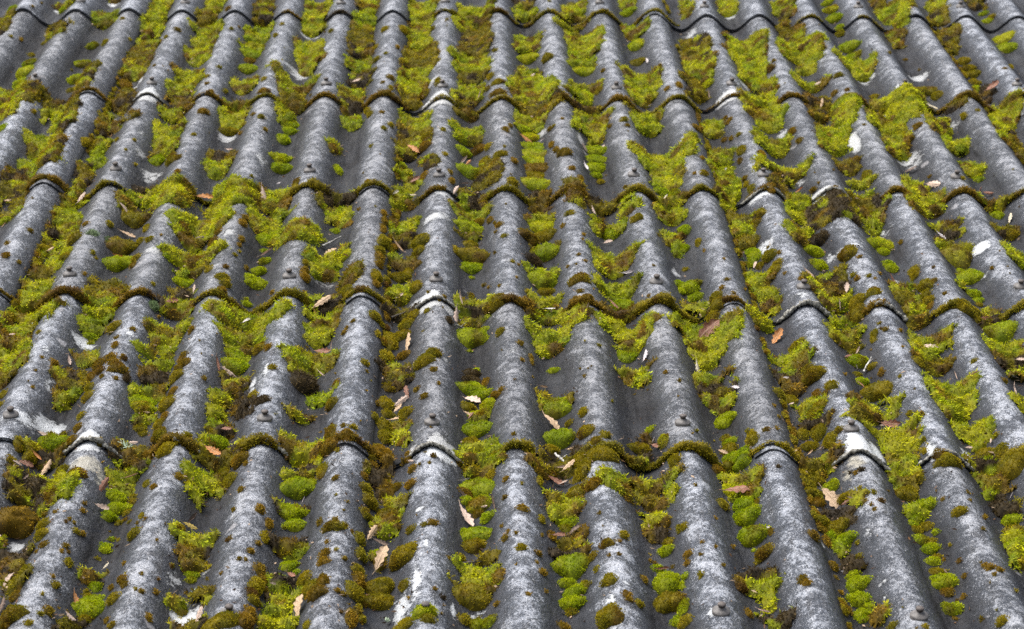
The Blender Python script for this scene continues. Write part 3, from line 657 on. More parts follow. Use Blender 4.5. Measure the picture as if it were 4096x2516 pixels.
CARP = {
1: '''0 80 135 0 30 255 o;410 545 0 420 510 50 y;790 880 0 790 860 20 y;350 490 180 360 440 265 o;690 840 95 700 830 165 g;1130 1250 0 1060 1170 170 y;1050 1180 170 1000 1150 330 y;1000 1130 330 930 1080 480 o;910 1040 470 920 1030 560 y
850 970 660 830 940 790 b;1500 1610 0 1480 1590 90 y;1420 1560 95 1430 1550 190 o;1380 1600 170 1400 1540 330 y;1330 1520 340 1360 1500 440 y;1250 1460 500 1300 1450 590 y;1200 1400 600 1210 1380 700 y;1210 1380 690 1220 1370 800 b
1870 1980 0 1840 1940 170 o;1780 1950 200 1790 1930 300 g;1760 1900 320 1750 1880 370 y;1670 1860 565 1690 1850 640 y;2210 2400 0 2200 2370 60 y;2200 2360 60 2200 2330 240 y;2140 2340 290 2140 2300 420 y;2150 2340 400 2180 2290 520 y
1920 2010 480 2000 2080 560 y;2010 2290 560 2030 2200 680 y;2020 2200 680 2020 2180 800 o;620 690 500 560 620 640 o;0 170 630 0 160 710 y;0 160 700 0 110 850 y;130 330 670 180 250 740 o;330 550 700 340 530 780 o;330 480 800 330 460 910 y
470 560 770 400 470 1010 o;370 470 1010 280 380 1200 o;190 390 980 200 320 1130 y;160 280 1180 160 270 1270 g;0 230 1215 0 220 1390 o;720 800 830 690 760 1050 o;780 880 830 790 850 950 y;700 790 1040 620 760 1190 g;560 700 1190 560 650 1330 o
1160 1350 790 1170 1310 860 y;1130 1340 890 1120 1280 1000 y;1120 1280 1000 1110 1260 1110 y;860 1000 845 870 960 880 o;1600 1790 800 1600 1740 930 y;2010 2130 800 2020 2140 900 y;1490 1720 1080 1480 1670 1170 o;1460 1670 1160 1520 1610 1290 g
2360 2462 1040 2400 2462 1120 y;550 620 1330 530 610 1400 o;970 1100 1370 980 1060 1420 d;830 990 1410 850 960 1512 y;1060 1400 1400 1100 1300 1512 y;1560 1720 1340 1560 1710 1450 y;1640 1880 1380 1640 1860 1512 y;1880 2100 1350 1880 2080 1512 y
430 550 1430 430 540 1512 o;0 170 1430 0 160 1512 o;2280 2420 1380 2300 2400 1512 o''',
2: '''120 270 0 100 250 100 o;90 240 90 80 230 220 g;80 220 220 60 210 400 o;50 210 430 50 200 510 g;60 230 530 60 200 610 o;0 170 640 0 160 720 y;0 160 700 0 140 820 o;0 140 850 0 130 920 g;500 700 0 500 650 180 y;500 640 190 500 630 350 y
480 680 340 460 680 480 o;440 640 490 430 620 560 y;420 630 560 420 600 680 y;430 600 680 430 580 760 o;430 640 830 420 640 940 y;420 640 920 420 650 1040 o;380 560 1040 400 540 1130 o;570 690 1140 580 680 1220 o;380 560 1240 380 560 1360 y
840 1100 20 860 1060 160 y;780 900 140 860 1000 240 y;880 1060 200 850 1080 380 o;780 1060 370 830 1050 520 y;840 1040 500 850 1040 570 o;850 1020 620 860 1000 730 y;800 980 700 820 980 840 o;800 1000 910 840 1000 1020 g;990 1170 1190 960 1140 1340 o
830 1000 1370 820 980 1450 o;790 960 1470 800 940 1512 y;1240 1370 10 1250 1360 60 o;1230 1400 70 1280 1380 170 y;1260 1430 270 1250 1420 370 y;1280 1400 490 1240 1470 610 y;1210 1540 570 1240 1540 700 y;1240 1600 700 1310 1510 820 o
1260 1490 820 1270 1440 930 y;1330 1500 1380 1340 1500 1512 b;1590 1750 20 1600 1740 140 y;1540 1750 160 1560 1700 210 y;1600 1890 210 1640 1840 340 y;1640 1870 330 1660 1830 480 y;1650 1870 590 1680 1850 650 y;1620 1780 660 1650 1780 760 y
1690 1950 800 1670 1900 930 y;1690 1910 920 1760 1870 1030 y;2000 2140 0 2010 2120 60 y;2020 2230 170 2060 2180 270 y;1980 2320 460 2080 2290 600 y;2050 2290 600 2090 2230 740 y;2060 2290 780 2150 2280 960 y;2060 2462 1040 2200 2440 1230 y
2200 2462 1200 2240 2440 1340 y;1540 1760 1370 1540 1740 1512 o;1780 1960 1410 1780 1980 1512 o;2020 2140 1440 2000 2150 1512 y;370 500 1400 380 470 1512 y''',
3: '''0 100 0 0 70 120 y;240 400 0 290 380 110 y;640 820 0 650 800 100 y;690 820 100 720 800 200 o;1340 1460 0 1380 1450 70 o;1480 1670 30 1540 1640 180 y;1370 1520 70 1470 1600 170 y;1730 1930 20 1760 1880 80 y;1790 1920 80 1800 1900 180 o
2060 2200 10 2090 2170 70 o;300 600 250 320 600 330 y;290 610 330 390 600 460 y;400 600 450 430 600 590 y;0 200 280 0 220 420 o;0 260 420 50 180 600 y;0 90 560 30 160 700 o;700 860 210 720 860 320 o;650 780 300 740 900 420 y
770 1030 290 800 1000 440 y;820 960 430 840 950 530 y;1100 1420 380 1180 1360 490 y;1180 1370 480 1260 1330 580 y;800 1070 550 850 1000 630 y;1480 1610 220 1520 1590 350 o;1830 1990 200 1900 1960 380 o;2140 2280 650 2190 2260 740 d
2340 2462 700 2200 2400 790 o;490 700 590 440 640 700 y;430 680 690 480 680 830 y;470 740 780 560 700 930 y;890 1040 700 930 1050 850 b;1060 1300 760 1080 1250 900 y;960 1210 900 1000 1170 1080 y;1300 1420 800 1380 1480 920 y
1340 1460 730 1380 1480 780 y;1450 1760 740 1480 1720 880 y;1420 1640 880 1440 1600 960 y;1440 1640 970 1500 1620 1120 y;1740 1930 830 1820 1900 960 y;1920 2060 740 1910 2000 800 o;2210 2462 760 2230 2400 870 y;2220 2400 860 2260 2360 1020 y
510 770 960 560 770 1070 y;150 290 890 160 280 980 y;510 920 1150 560 860 1250 y;580 780 1240 650 750 1380 o;200 380 1090 210 350 1180 g;200 350 1200 230 400 1340 y;240 410 1340 260 380 1440 y;1090 1280 1150 1150 1250 1260 o
1180 1390 1300 1210 1340 1350 y;1880 2060 1000 1910 2040 1080 g;2000 2170 1180 2070 2150 1280 y;1590 1720 1300 1600 1780 1440 y;740 910 1400 760 900 1512 y;1170 1340 1390 1220 1330 1440 y;1180 1480 1440 1220 1460 1512 o;1620 1870 1390 1650 1850 1512 y
2110 2340 1420 2200 2330 1512 y;0 100 1010 0 90 1130 y;270 380 1420 280 380 1512 y;2390 2462 1080 2420 2462 1150 o;2270 2400 940 2330 2400 1060 o''',
4: '''0 130 0 0 110 60 o;420 590 0 390 560 110 y;320 580 90 340 540 200 o;310 540 190 380 480 290 y;260 350 310 240 330 400 y;340 450 310 330 440 420 y;240 420 400 200 340 500 o;150 390 500 150 360 600 y;150 350 590 150 280 720 y
880 1100 0 890 1080 60 o;1170 1420 60 1250 1380 190 y;1400 1700 40 1440 1560 190 y;1250 1540 170 1300 1480 270 y;1120 1400 310 1220 1380 400 y;1320 1620 290 1330 1520 400 y;1210 1500 400 1290 1400 510 y;1230 1390 570 1240 1380 660 o
1200 1380 650 1240 1320 720 g;620 880 500 630 900 600 o;590 870 590 610 840 700 y;600 820 700 620 800 770 y;1470 1790 0 1500 1600 30 y;1800 2120 0 1810 2040 60 y;1800 2030 60 1830 2010 170 y;1960 2310 185 1990 2240 285 y;2200 2462 300 2260 2440 490 y
2340 2462 0 2350 2450 110 y;2190 2462 590 2200 2440 700 y;0 110 760 0 90 1000 o;90 450 700 130 330 820 y;0 250 820 0 200 1000 y;0 240 1000 0 150 1150 y;0 120 1190 0 60 1280 o;560 810 770 560 790 870 g;470 720 1000 540 680 1120 y
380 640 1150 380 620 1290 o;350 600 1290 400 520 1440 y;1040 1380 790 1060 1320 900 y;1060 1320 900 1120 1270 1000 y;1110 1280 980 1150 1240 1070 g;950 1130 990 1000 1130 1080 y;1010 1260 1080 1040 1240 1160 y;1020 1230 1150 1040 1200 1250 d
930 1210 1260 950 1160 1360 y;930 1130 1480 940 1120 1512 y;1450 1760 740 1560 1720 830 y;1700 2090 710 1740 2020 830 y;1530 1920 820 1600 1880 950 y;1580 1900 950 1620 1840 1030 y;1590 1820 1190 1600 1800 1290 o;1480 1700 1320 1500 1680 1420 y
1600 1760 1260 1620 1760 1350 d;1480 1660 1410 1490 1640 1512 y;1660 1840 1380 1680 1820 1500 d;2180 2462 720 2210 2400 890 y;2210 2400 900 2230 2380 980 y;2020 2300 1030 2070 2240 1190 y;2240 2462 1000 2260 2420 1150 o;2190 2410 1310 2230 2340 1430 g
2040 2300 1440 2080 2280 1512 y''',
5: '''0 80 0 0 70 120 y;0 60 270 0 20 400 y;0 160 430 0 100 560 o;340 540 80 360 520 190 y;360 540 180 400 520 270 o;370 560 350 370 540 420 o;320 500 540 330 480 670 y;280 520 1100 300 520 1240 m;300 440 1190 330 440 1300 d;800 1060 0 840 1040 40 y
820 1040 40 850 1000 80 g;830 1000 170 880 990 220 g;820 1090 630 850 1060 760 y;840 1060 750 860 1000 850 o;1290 1580 0 1310 1540 60 o;1330 1540 40 1350 1520 100 y;1310 1580 230 1350 1560 280 o;1320 1570 410 1350 1560 470 y;1370 1580 630 1400 1560 740 y
1320 1680 800 1380 1600 960 y;1370 1640 920 1430 1560 1050 y;1580 1800 740 1620 1780 830 y;1390 1690 1300 1420 1670 1400 o;1400 1500 1370 1430 1520 1450 y;1720 2100 0 1800 2060 40 y;1780 2050 80 1830 2020 170 y;1790 2160 250 1830 2090 390 y
1820 2040 390 1850 2020 460 y;1810 2160 470 1840 2100 590 y;1860 2100 590 1930 2060 660 y;1780 1990 760 1880 2000 880 y;1900 2340 770 1960 2220 930 y;1900 2200 920 1980 2140 1030 y;1930 2260 1090 2000 2220 1180 y;1980 2250 1170 2060 2200 1270 y
2260 2462 0 2300 2462 80 y;2300 2462 170 2330 2462 260 o;2360 2462 240 2400 2462 340 g;2380 2462 800 2420 2462 920 y;1300 1440 690 1330 1430 790 b''',
6: '''320 600 10 350 520 110 o;350 510 100 370 500 200 y;370 550 200 390 540 280 o;450 680 450 480 660 570 y;480 690 560 540 680 660 y;540 700 660 570 690 740 y;740 940 0 790 940 80 y;840 1280 30 860 1260 120 m;720 900 120 820 900 260 y
1210 1440 0 1330 1420 180 y;970 1200 420 990 1180 560 m;860 1100 500 920 1180 600 o;960 1200 600 1000 1190 720 y;1480 1680 530 1530 1680 620 y;1540 1740 620 1620 1740 760 o;1680 2060 30 1780 2030 120 y;1820 2030 100 1880 2000 210 o
1820 1940 220 1850 1900 290 y;1980 2140 540 2040 2120 600 y;2220 2400 120 2260 2380 160 o;2170 2330 0 2230 2320 40 o;2330 2462 290 2380 2462 400 y;0 190 680 0 190 780 y;0 430 800 20 380 950 y;20 330 980 110 280 1130 y;430 640 720 580 660 880 y
540 900 980 620 860 1070 y;660 970 1040 720 940 1140 m;610 860 1120 680 840 1220 m;700 900 1220 720 880 1330 b;790 1050 1390 840 1000 1512 y;1010 1320 820 1080 1280 940 y;1060 1290 930 1150 1240 1000 o;1200 1400 1370 1240 1420 1512 y
1400 1610 1380 1450 1560 1500 y;1590 1980 850 1640 1900 940 y;1620 1930 940 1660 1940 1040 y;1660 1970 1050 1740 1940 1150 o;1740 2150 1180 1770 2110 1290 y;1760 2130 1290 1830 2080 1400 y;1830 2090 1390 1880 2060 1500 y;2150 2300 730 2200 2290 800 y
2170 2400 940 2240 2462 1040 y;2240 2462 1040 2300 2462 1140 o;2320 2462 1170 2360 2462 1300 y;2390 2462 1370 2420 2462 1450 y;100 370 1170 100 350 1240 y;90 380 1240 130 380 1340 m;140 390 1340 210 340 1470 y''',
7: '''940 1110 0 970 1080 40 y;300 440 230 330 420 320 o;0 150 330 30 160 480 o;0 200 480 60 180 610 o;340 570 450 370 500 600 y;200 340 430 200 330 570 m;200 340 570 230 320 700 m;0 80 860 0 60 960 y;0 210 960 0 180 1100 m;0 100 1120 0 80 1200 o
30 200 1160 40 120 1280 o;370 620 1470 400 560 1512 m;740 1000 370 760 990 460 g;750 970 450 770 950 540 y;560 790 1090 590 740 1190 m;780 900 170 780 880 280 m;880 1060 220 900 1040 310 m;930 1100 280 960 1060 380 m;1420 1530 160 1440 1600 250 y
1480 1700 0 1500 1690 130 m;1440 1620 240 1460 1600 300 y;1300 1620 360 1330 1620 480 y;1320 1620 470 1400 1590 560 y;1340 1620 530 1430 1540 660 y;1230 1590 790 1260 1540 920 y;1240 1540 900 1290 1480 1080 m;1160 1330 1280 1250 1380 1400 y
1400 1550 1250 1420 1500 1350 o;1230 1480 1475 1240 1460 1512 o;2040 2340 120 2060 2330 300 y;2130 2320 280 2150 2300 400 o;2020 2280 380 2060 2250 450 y;1990 2260 600 2020 2240 680 m;1880 2250 820 1960 2220 960 m;1920 2140 1150 1920 2100 1260 m
1900 2170 1250 1910 2140 1330 m;1860 2110 1330 1880 2100 1420 y;1850 2140 1420 1870 2120 1512 y''',
8: '''360 510 20 370 480 200 y;290 500 280 320 470 380 d;200 330 400 220 350 500 m;240 360 480 250 350 570 m;330 470 590 350 440 680 y;220 420 720 240 410 850 y;220 340 1010 220 330 1100 y;880 1060 0 900 1040 25 g;870 1140 150 850 1100 210 y
840 1200 220 870 1160 330 y;860 1150 310 900 1060 420 m;900 1110 950 960 1120 1040 b;850 1180 1040 880 1120 1160 y;860 1210 1080 900 1150 1210 y;820 1140 1210 880 1080 1260 o;1340 1540 310 1380 1500 400 o;1450 1770 490 1480 1750 590 y
1450 1740 580 1490 1710 680 y;1480 1740 640 1520 1700 730 y;1520 1780 850 1540 1780 910 o;1640 1790 830 1660 1790 910 d;1460 1800 910 1500 1780 1000 m;1660 1800 230 1680 1780 440 o;1830 2110 460 2000 2110 580 y;2130 2340 240 2180 2320 400 m
2060 2462 370 2130 2400 520 y;2090 2430 510 2200 2370 640 y;2140 2400 680 2160 2380 780 y;2160 2390 770 2220 2360 890 m;2130 2210 140 2160 2230 190 b''',
9: '''260 590 380 290 590 470 y;280 580 440 330 560 560 y;400 760 1050 430 700 1160 m;430 730 1150 450 680 1270 y;500 690 1250 550 650 1380 y;540 800 1400 540 790 1512 m;830 1080 0 850 1060 70 o;960 1150 230 980 1120 330 y;980 1140 310 1000 1120 380 y
1190 1350 550 1230 1300 640 y;1020 1250 660 1050 1250 760 d;1110 1200 930 1130 1190 990 g;1130 1290 1010 1150 1280 1110 d;1330 1480 1370 1370 1470 1512 y;1060 1140 260 1090 1140 320 b;1220 1700 0 1390 1640 110 y;1380 1710 100 1450 1690 260 y
1450 1730 250 1490 1720 420 y;1500 1740 410 1530 1680 520 o;1550 1800 590 1640 1770 720 y;1900 2230 0 2000 2230 150 y;2040 2210 130 2110 2200 220 y;2110 2390 370 2180 2370 530 o;2160 2320 520 2200 2310 590 m;2200 2450 590 2260 2420 690 m
2290 2462 780 2330 2462 1050 y'''}
# white crusts on the sheets, plus wet glare painted as weaker patches: x y half-width half-height strength(1-3); c = cream
WHITE = {
1: '820 40 60 25 1.2;420 85 40 25 1;335 245 35 35 1;1020 570 30 70 1;970 640 40 30 1;1070 680 100 70 1.6;2140 540 110 70 1;2210 265 70 30 1;1640 1000 100 70 1;1090 1280 110 70 1;1880 1150 60 50 .9;2290 270 50 25 .9;1020 950 60 40 .8;1010 1110 60 50 .8;1540 510 60 40 .7',
2: '720 700 130 70 1.6;650 590 50 40 1;1130 380 60 20 .8;1150 540 60 20 .8;740 1390 100 40 1.1;1720 1000 30 70 1;1450 950 40 70 .9;630 740 60 40 1.2;800 720 50 40 1;1180 870 60 40 .7',
3: '340 120 70 50 1;60 250 70 50 .9;330 680 110 50 1.5;450 620 60 50 1;1300 590 70 50 1.2;1350 530 40 90 1;1700 570 110 50 1;1235 1030 50 120 1.6;1630 1170 120 90 1;720 970 50 50 .9;840 1280 70 90 .9;1000 1395 110 35 1.5;560 1405 130 35 1.2;1560 630 90 40 .9;1950 900 60 60 .8;1380 890 50 60 .8',
4: '600 970 140 50 1.1;330 1010 50 30 1;2350 530 120 60 .8;1650 160 60 40 1.1;1080 290 110 40 .9;1820 1270 40 100 1;1920 1150 40 80 1;930 900 50 60 .8;1010 1170 30 60 .8;390 520 70 40 .8;150 1500 200 60 .9;370 1270 60 60 .8',
5: '680 40 140 50 1.1;640 650 130 75 1.7;520 700 60 50 1.1;780 720 50 50 1.2;2400 450 60 50 1;750 1070 60 30 .7;1230 1000 60 50 .6',
6: '2150 270 90 50 1.5;1420 180 100 40 .9;1200 265 170 22 1;1060 340 40 60 .8;600 270 70 80 1;1430 650 25 60 1.1;860 610 80 40 .8;1860 250 30 100 .8;1400 700 120 25 1;2170 480 40 40 1',
7: '350 70 160 70 1.1;640 150 140 70 1.5;620 310 150 70 1.2 c;720 430 50 70 1 c;1340 1440 150 70 1.4;1480 1090 70 50 .8;120 930 90 40 .9;1380 1400 160 60 1;1250 1160 90 60 .6',
8: '700 190 110 90 1.7;790 260 70 70 1.4;500 230 50 40 1;540 1180 40 160 1;430 1380 80 160 1;800 1370 25 60 1.2;1950 1290 50 35 1.1;2050 1170 50 20 1.1;560 645 50 20 1.2;980 1410 100 40 .7;610 890 30 60 1;1970 1450 60 60 .9',
9: '1270 180 130 110 1.6;1400 240 70 80 1.5;1250 300 90 70 1.2 c;1190 400 50 60 1 c;1790 220 50 70 1.2;2060 290 60 90 1.4;230 1380 70 50 1.1;1450 1180 40 20 1.2;1450 1280 40 20 1.2;1340 810 35 20 1.2;2440 240 40 40 1.4;1010 900 40 20 1'}
# rolls of moss (and crusts) along the lap edges: lap row -> crest: (reach left, reach right, thickness mm, colour)
FRINGE = {
6: {4: (.3, .3, 5, 'd'), 6: (.42, .4, 8, 'o'), 7: (.42, .4, 8, 'o'), 8: (.45, .42, 8, 'o'), 9: (.48, .42, 9, 'o'), 10: (.4, .45, 7, 'o'), 13: (.3, .2, 4, 'o'), 14: (.1, .4, 4, 'o'), 3: (.1, .4, 4, 'b')},
5: {-1: (.35, .3, 9, 'o'), 0: (.4, .45, 9, 'b'), 2: (.42, .45, 11, 'b'), 3: (.42, .38, 10, 'o'), 4: (.42, .45, 11, 'b'), 5: (.45, .42, 12, 'b'), 6: (.2, .3, 7, 'o'), 7: (.44, .4, 9, 'o'), 8: (.2, .35, 9, 'b'),
    9: (.4, .42, 9, 'b'), 10: (.45, .4, 8, 'o'), 11: (.45, .1, 9, 'b'), 12: (.4, .45, 10, 'b'), 13: (.45, .42, 11, 'o'), 14: (.45, .45, 11, 'o'), 15: (.45, .45, 10, 'b'), 16: (.45, .4, 9, 'o')},
4: {0: (.45, .5, 12, 'b'), 1: (.48, .48, 12, 'o'), 2: (.46, .45, 12, 'o'), 3: (.4, .35, 10, 'o'), 4: (.45, .45, 12, 'o'), 5: (.42, .45, 12, 'o'), 6: (.45, .1, 10, 'b'), 7: (.45, .48, 12, 'o'), 8: (.4, .4, 11, 'b'),
    9: (.45, .45, 10, 'o'), 10: (.45, .4, 10, 'o'), 11: (.35, .0, 9, 'b'), 13: (.25, .35, 9, 'b'), 14: (.46, .45, 9, 'b'), 15: (.45, .4, 10, 'o')},
3: {0: (.4, .5, 12, 'b'), 1: (.46, .42, 14, 'b'), 2: (.45, .2, 13, 'b'), 3: (.45, .45, 10, 'o'), 4: (.46, .45, 14, 'o'), 5: (.45, .44, 13, 'o'), 7: (.42, .5, 12, 'b'), 8: (.48, .48, 10, 'b'), 9: (.48, .48, 11, 'o'),
    10: (.35, .4, 10, 'b'), 12: (.45, .1, 12, 'b'), 13: (.4, .46, 14, 'o'), 14: (.45, .42, 14, 'o')},
2: {3: (.42, .25, 15, 'b'), 4: (.44, .2, 15, 'o'), 5: (.4, .4, 14, 'b'), 7: (.4, .2, 13, 'o'), 8: (.45, .5, 22, 'o'), 9: (.5, .4, 13, 'o'), 10: (.46, .46, 15, 'o'), 13: (.4, .4, 17, 'o')}}
CRUST = {2: {2: (.36, .42, 9), 3: (.05, .33, 9), 4: (-.02, .42, 8), 6: (.3, .42, 7), 11: (.32, .42, 8), 12: (.38, .42, 7)}, 3: {6: (.36, .38, 6), 11: (.42, .36, 11), 12: (.1, .45, 10)}, 4: {11: (.4, .3, 7), 12: (.3, .3, 7)}, 5: {6: (.36, .34, 5), 1: (.3, .3, 4)}}
# fallen leaves: x y length turn(deg) tint; tint letters: p pale pink-tan, t tan, c cream, o orange-brown, r red-brown, w white-lilac, k dark brown
LEAF = {
1: '285 1060 95 -30 p;190 1175 60 20 p;1480 1440 160 15 o;1025 1480 55 0 o;1900 1460 140 -35 p;1660 1130 75 -20 p;590 1480 90 40 p;60 1500 60 0 t;210 600 80 50 t;2010 1340 40 30 w',
2: '520 1125 110 -35 o;870 1180 80 70 p;912 1190 60 60 o;530 1350 85 20 r;890 1340 90 20 p;820 1390 85 75 p;1335 1025 150 -8 o;1445 1025 55 10 w;1750 1075 85 -20 p;1760 1215 65 -60 w;2225 775 50 20 w;2205 455 50 80 w;390 1440 70 50 c;520 1480 70 -20 c;1370 595 70 5 p;110 630 75 5 p;995 730 65 55 p;2330 1450 65 50 c;1880 1080 60 10 p',
3: '1790 800 100 -30 c;1640 1240 120 10 k;1810 1345 135 -20 p;2140 1390 55 80 r;2200 1410 90 0 r;300 1280 40 70 w;840 1390 80 10 o;970 650 60 10 p;2230 670 120 20 r;190 690 60 70 p;1000 800 70 60 t',
4: '890 40 95 -15 p;30 130 60 15 t;920 195 140 -8 t;795 235 65 20 p;1920 330 115 35 p;2375 330 115 40 t;2320 730 165 30 t;2270 775 80 -35 o;1400 590 55 60 p;500 1105 65 -50 p;2320 1200 85 -50 p;2330 1085 140 -10 r;1650 1195 160 -5 p;850 355 110 5 o;90 960 55 10 p;1240 730 110 30 r;2390 1000 60 50 p;370 345 55 30 t;1780 860 70 20 w;1570 1130 90 -60 r;1440 260 80 10 k;2380 380 60 20 t',
5: '410 285 120 -40 t;1815 20 65 -50 p;1920 250 80 20 p;2065 470 105 0 w;1500 775 95 0 w;420 680 60 30 p;855 700 95 -30 p;825 785 95 -70 p;480 985 155 35 t;945 1395 145 -25 p;430 1400 120 30 p;405 1455 85 50 t;1460 1500 70 -60 p;2190 1075 95 55 w;475 1340 90 80 r;1450 1300 90 10 t;1960 740 100 -25 r;950 300 100 -5 r',
6: '170 945 230 38 r;680 940 130 40 o;520 415 60 60 p;905 475 95 -35 p;1510 515 100 -20 r;1180 625 80 70 p;1130 740 65 70 p;105 1160 90 -55 c;380 1300 75 -20 w;1790 1020 130 -20 p;2360 80 85 35 c;1860 205 85 -30 w;2100 1245 95 -15 t;1190 1080 85 20 r;1280 1280 70 -30 r;2390 1320 90 -40 p;780 1420 60 30 p;740 1275 50 10 w;1970 1215 55 70 p;2190 850 140 5 r;2430 1140 75 -10 p;1260 1035 60 50 p',
7: '950 190 100 10 p;310 125 85 -10 p;190 340 130 -10 r;335 380 125 55 t;130 385 95 5 p;185 440 60 60 p;742 505 115 80 r;735 655 125 0 p;950 482 120 15 t;1540 325 140 -25 o;1635 135 95 -10 r;1378 735 95 75 k;765 1080 65 25 c;545 1320 110 -40 o;60 1195 140 30 p;510 1500 110 -15 p;1970 1255 65 0 p;2165 1375 165 48 t;1440 1490 120 40 p;2105 1195 80 -30 r;2190 600 45 40 w;20 1370 110 70 k;1370 790 130 -5 y;270 330 90 -30 o',
8: '400 20 145 20 t;910 25 85 -10 t;1510 45 160 -35 t;1665 235 85 0 t;1635 400 130 30 t;1590 410 100 10 p;1545 465 140 -20 r;1600 480 80 0 p;880 455 115 15 w;895 725 190 -50 p;218 840 130 70 t;285 1075 165 60 t;500 320 65 -10 p;870 560 110 -15 k;1100 620 110 70 k;1030 650 65 0 p;1570 905 120 5 r;2310 1100 120 10 r;280 910 130 -10 k;2270 210 90 -20 r;2250 165 45 30 w;930 40 60 60 r;1680 870 120 10 k',
9: '1090 600 200 -60 t;1180 620 95 20 r;400 575 230 -3 r;590 1410 120 -30 p;1500 55 160 -10 r;1460 60 90 0 p;1005 215 65 20 p;600 810 75 0 w;2060 225 65 10 p;2370 570 55 20 w;2220 180 45 60 p;290 255 80 -20 t;920 260 55 30 t'}
# twigs: from x y to x y, thickness mm, kind
TWIG = {4: '2325 285 2455 215 5 birch;1560 1080 1600 1180 2 dead', 5: '360 800 470 765 5 dead;820 850 890 880 3 birch', 6: '1300 1195 1360 1085 4.5 birch;1265 1175 1225 1060 1.6 dead', 8: '845 1065 1010 1050 4.5 dead;1535 270 1605 335 6 birch', 9: '985 525 1050 560 3 dead'}
TUFT = {7: '905 245 70 100;1400 1290 30 40', 4: '235 860 50 30', 8: '330 1480 40 30'}
PALECUSH = {4: '1105 690 110 80;665 165 90 50;770 210 40 60', 6: '430 355 30 25'}


def rows_of(d):
    for z in sorted(d):
        for line in d[z].replace('\n', ';').split(';'):
            f = line.split()
            if f: yield z, f


# ------------------------------------------------------------------ wording
ORD = ['zeroth', 'first', 'second', 'third', 'fourth', 'fifth', 'sixth', 'seventh', 'eighth', 'ninth', 'tenth', 'eleventh', 'twelfth', 'thirteenth', 'fourteenth', 'fifteenth',
       'sixteenth', 'seventeenth', 'eighteenth', 'nineteenth', 'twentieth'] + ['%dth' % k for k in range(21, 60)]
COURSE = {7: 'top', 6: 'top', 5: 'second', 4: 'third', 3: 'fourth', 2: 'fifth', 1: 'bottom', 0: 'bottom'}


def course_of(u, v):
    j = int(np.clip(math.floor((u / P - .30) / 5), J0, J1))
    i = int(np.clip(np.searchsorted(ROWV, v, side='right') - 1, 0, NCOURSE - 1))
    if v >= vlow(np.array(i + 1), np.array(j), u): i += 1
    elif v < vlow(np.array(i), np.array(j), u): i -= 1
    return i


FIRST = {}
for ci in range(0, 9):     # first groove and first ridge in view on the left, half way up each course
    vm = (max(ROWV[ci], -.68) + min(ROWX[ci + 1], 3.4)) / 2 if ci < 8 else 3.3
    ks = np.arange(-8, 30)
    FIRST[ci] = (ks[project((ks + .5) * P, np.full(38, vm), np.zeros(38) - .02)[0] > 0][0], ks[project(ks * P, np.full(38, vm), np.zeros(38) + .02)[0] > 0][0])


def spot(u, v):
    c = course_of(u, v); q = u / P; k = round(q)
    if abs(q - k) < .2: return (COURSE[c], 'ridge', int(np.clip(k - FIRST[c][1] + 1, 1, 40)))
    return (COURSE[c], 'groove', int(np.clip(math.floor(q) - FIRST[c][0] + 1, 1, 40)))


PENDING = []               # (object, what it is, spot key, v): labels are worded once all are known


def tag(o, what, cat, group, u, v):
    o['category'] = cat; o['group'] = group
    PENDING.append((o, what, spot(u, v), v))


# ------------------------------------------------------------------ the roof: sheets and their fasteners
WU = []
for z, f in rows_of(WHITE):
    x, y, rx, ry, s = map(float, f[:5])
    u, v, mp = at(ZO[z][0] + x * ZS, ZO[z][1] + y * ZS)
    WU.append((u[0], v[0], rx * ZS * mp[0], ry * ZS * mp[0] / .42, s, len(f) > 5))

roof = bpy.data.objects.new('roof', None); sc.collection.objects.link(roof)
roof.matrix_world = Matrix.Translation(Vector(ORIGIN.tolist())) @ ROOF4
roof['kind'] = 'structure'; roof['label'] = 'sloping roof of weathered grey corrugated fibre cement sheets'
roof.empty_display_size = .2


def lathe(profile, ns=20):
    th = np.linspace(0, 2 * math.pi, ns, endpoint=False)
    V = np.concatenate([np.stack([r * np.cos(th), r * np.sin(th), np.full(ns, z)], 1) for r, z in profile])
    n = len(profile); i, j = np.meshgrid(np.arange(n - 1), np.arange(ns), indexing='ij')
    return V, np.stack([i * ns + j, i * ns + (j + 1) % ns, (i + 1) * ns + (j + 1) % ns, (i + 1) * ns + j], -1).reshape(-1, 4)


cv, cf = lathe([(.0166, -.004), (.0170, .0015), (.0162, .0030), (.0110, .0062), (.0070, .0086), (.0064, .0096), (.0001, .0096)])
bv, bf = lathe([(.0058, .0085), (.0060, .0125), (.0076, .0132), (.0080, .0150), (.0070, .0172), (.0040, .0186), (.0001, .0190)], 12)
cap_me = mesh_quads('fastener', np.concatenate([cv, bv]), np.concatenate([cf, bf + len(cv)]), M_CAP)
cap_me.materials.append(M_BOLT)
cap_me.polygons.foreach_set('material_index', np.array([0] * len(cf) + [1] * len(bf), np.int32))

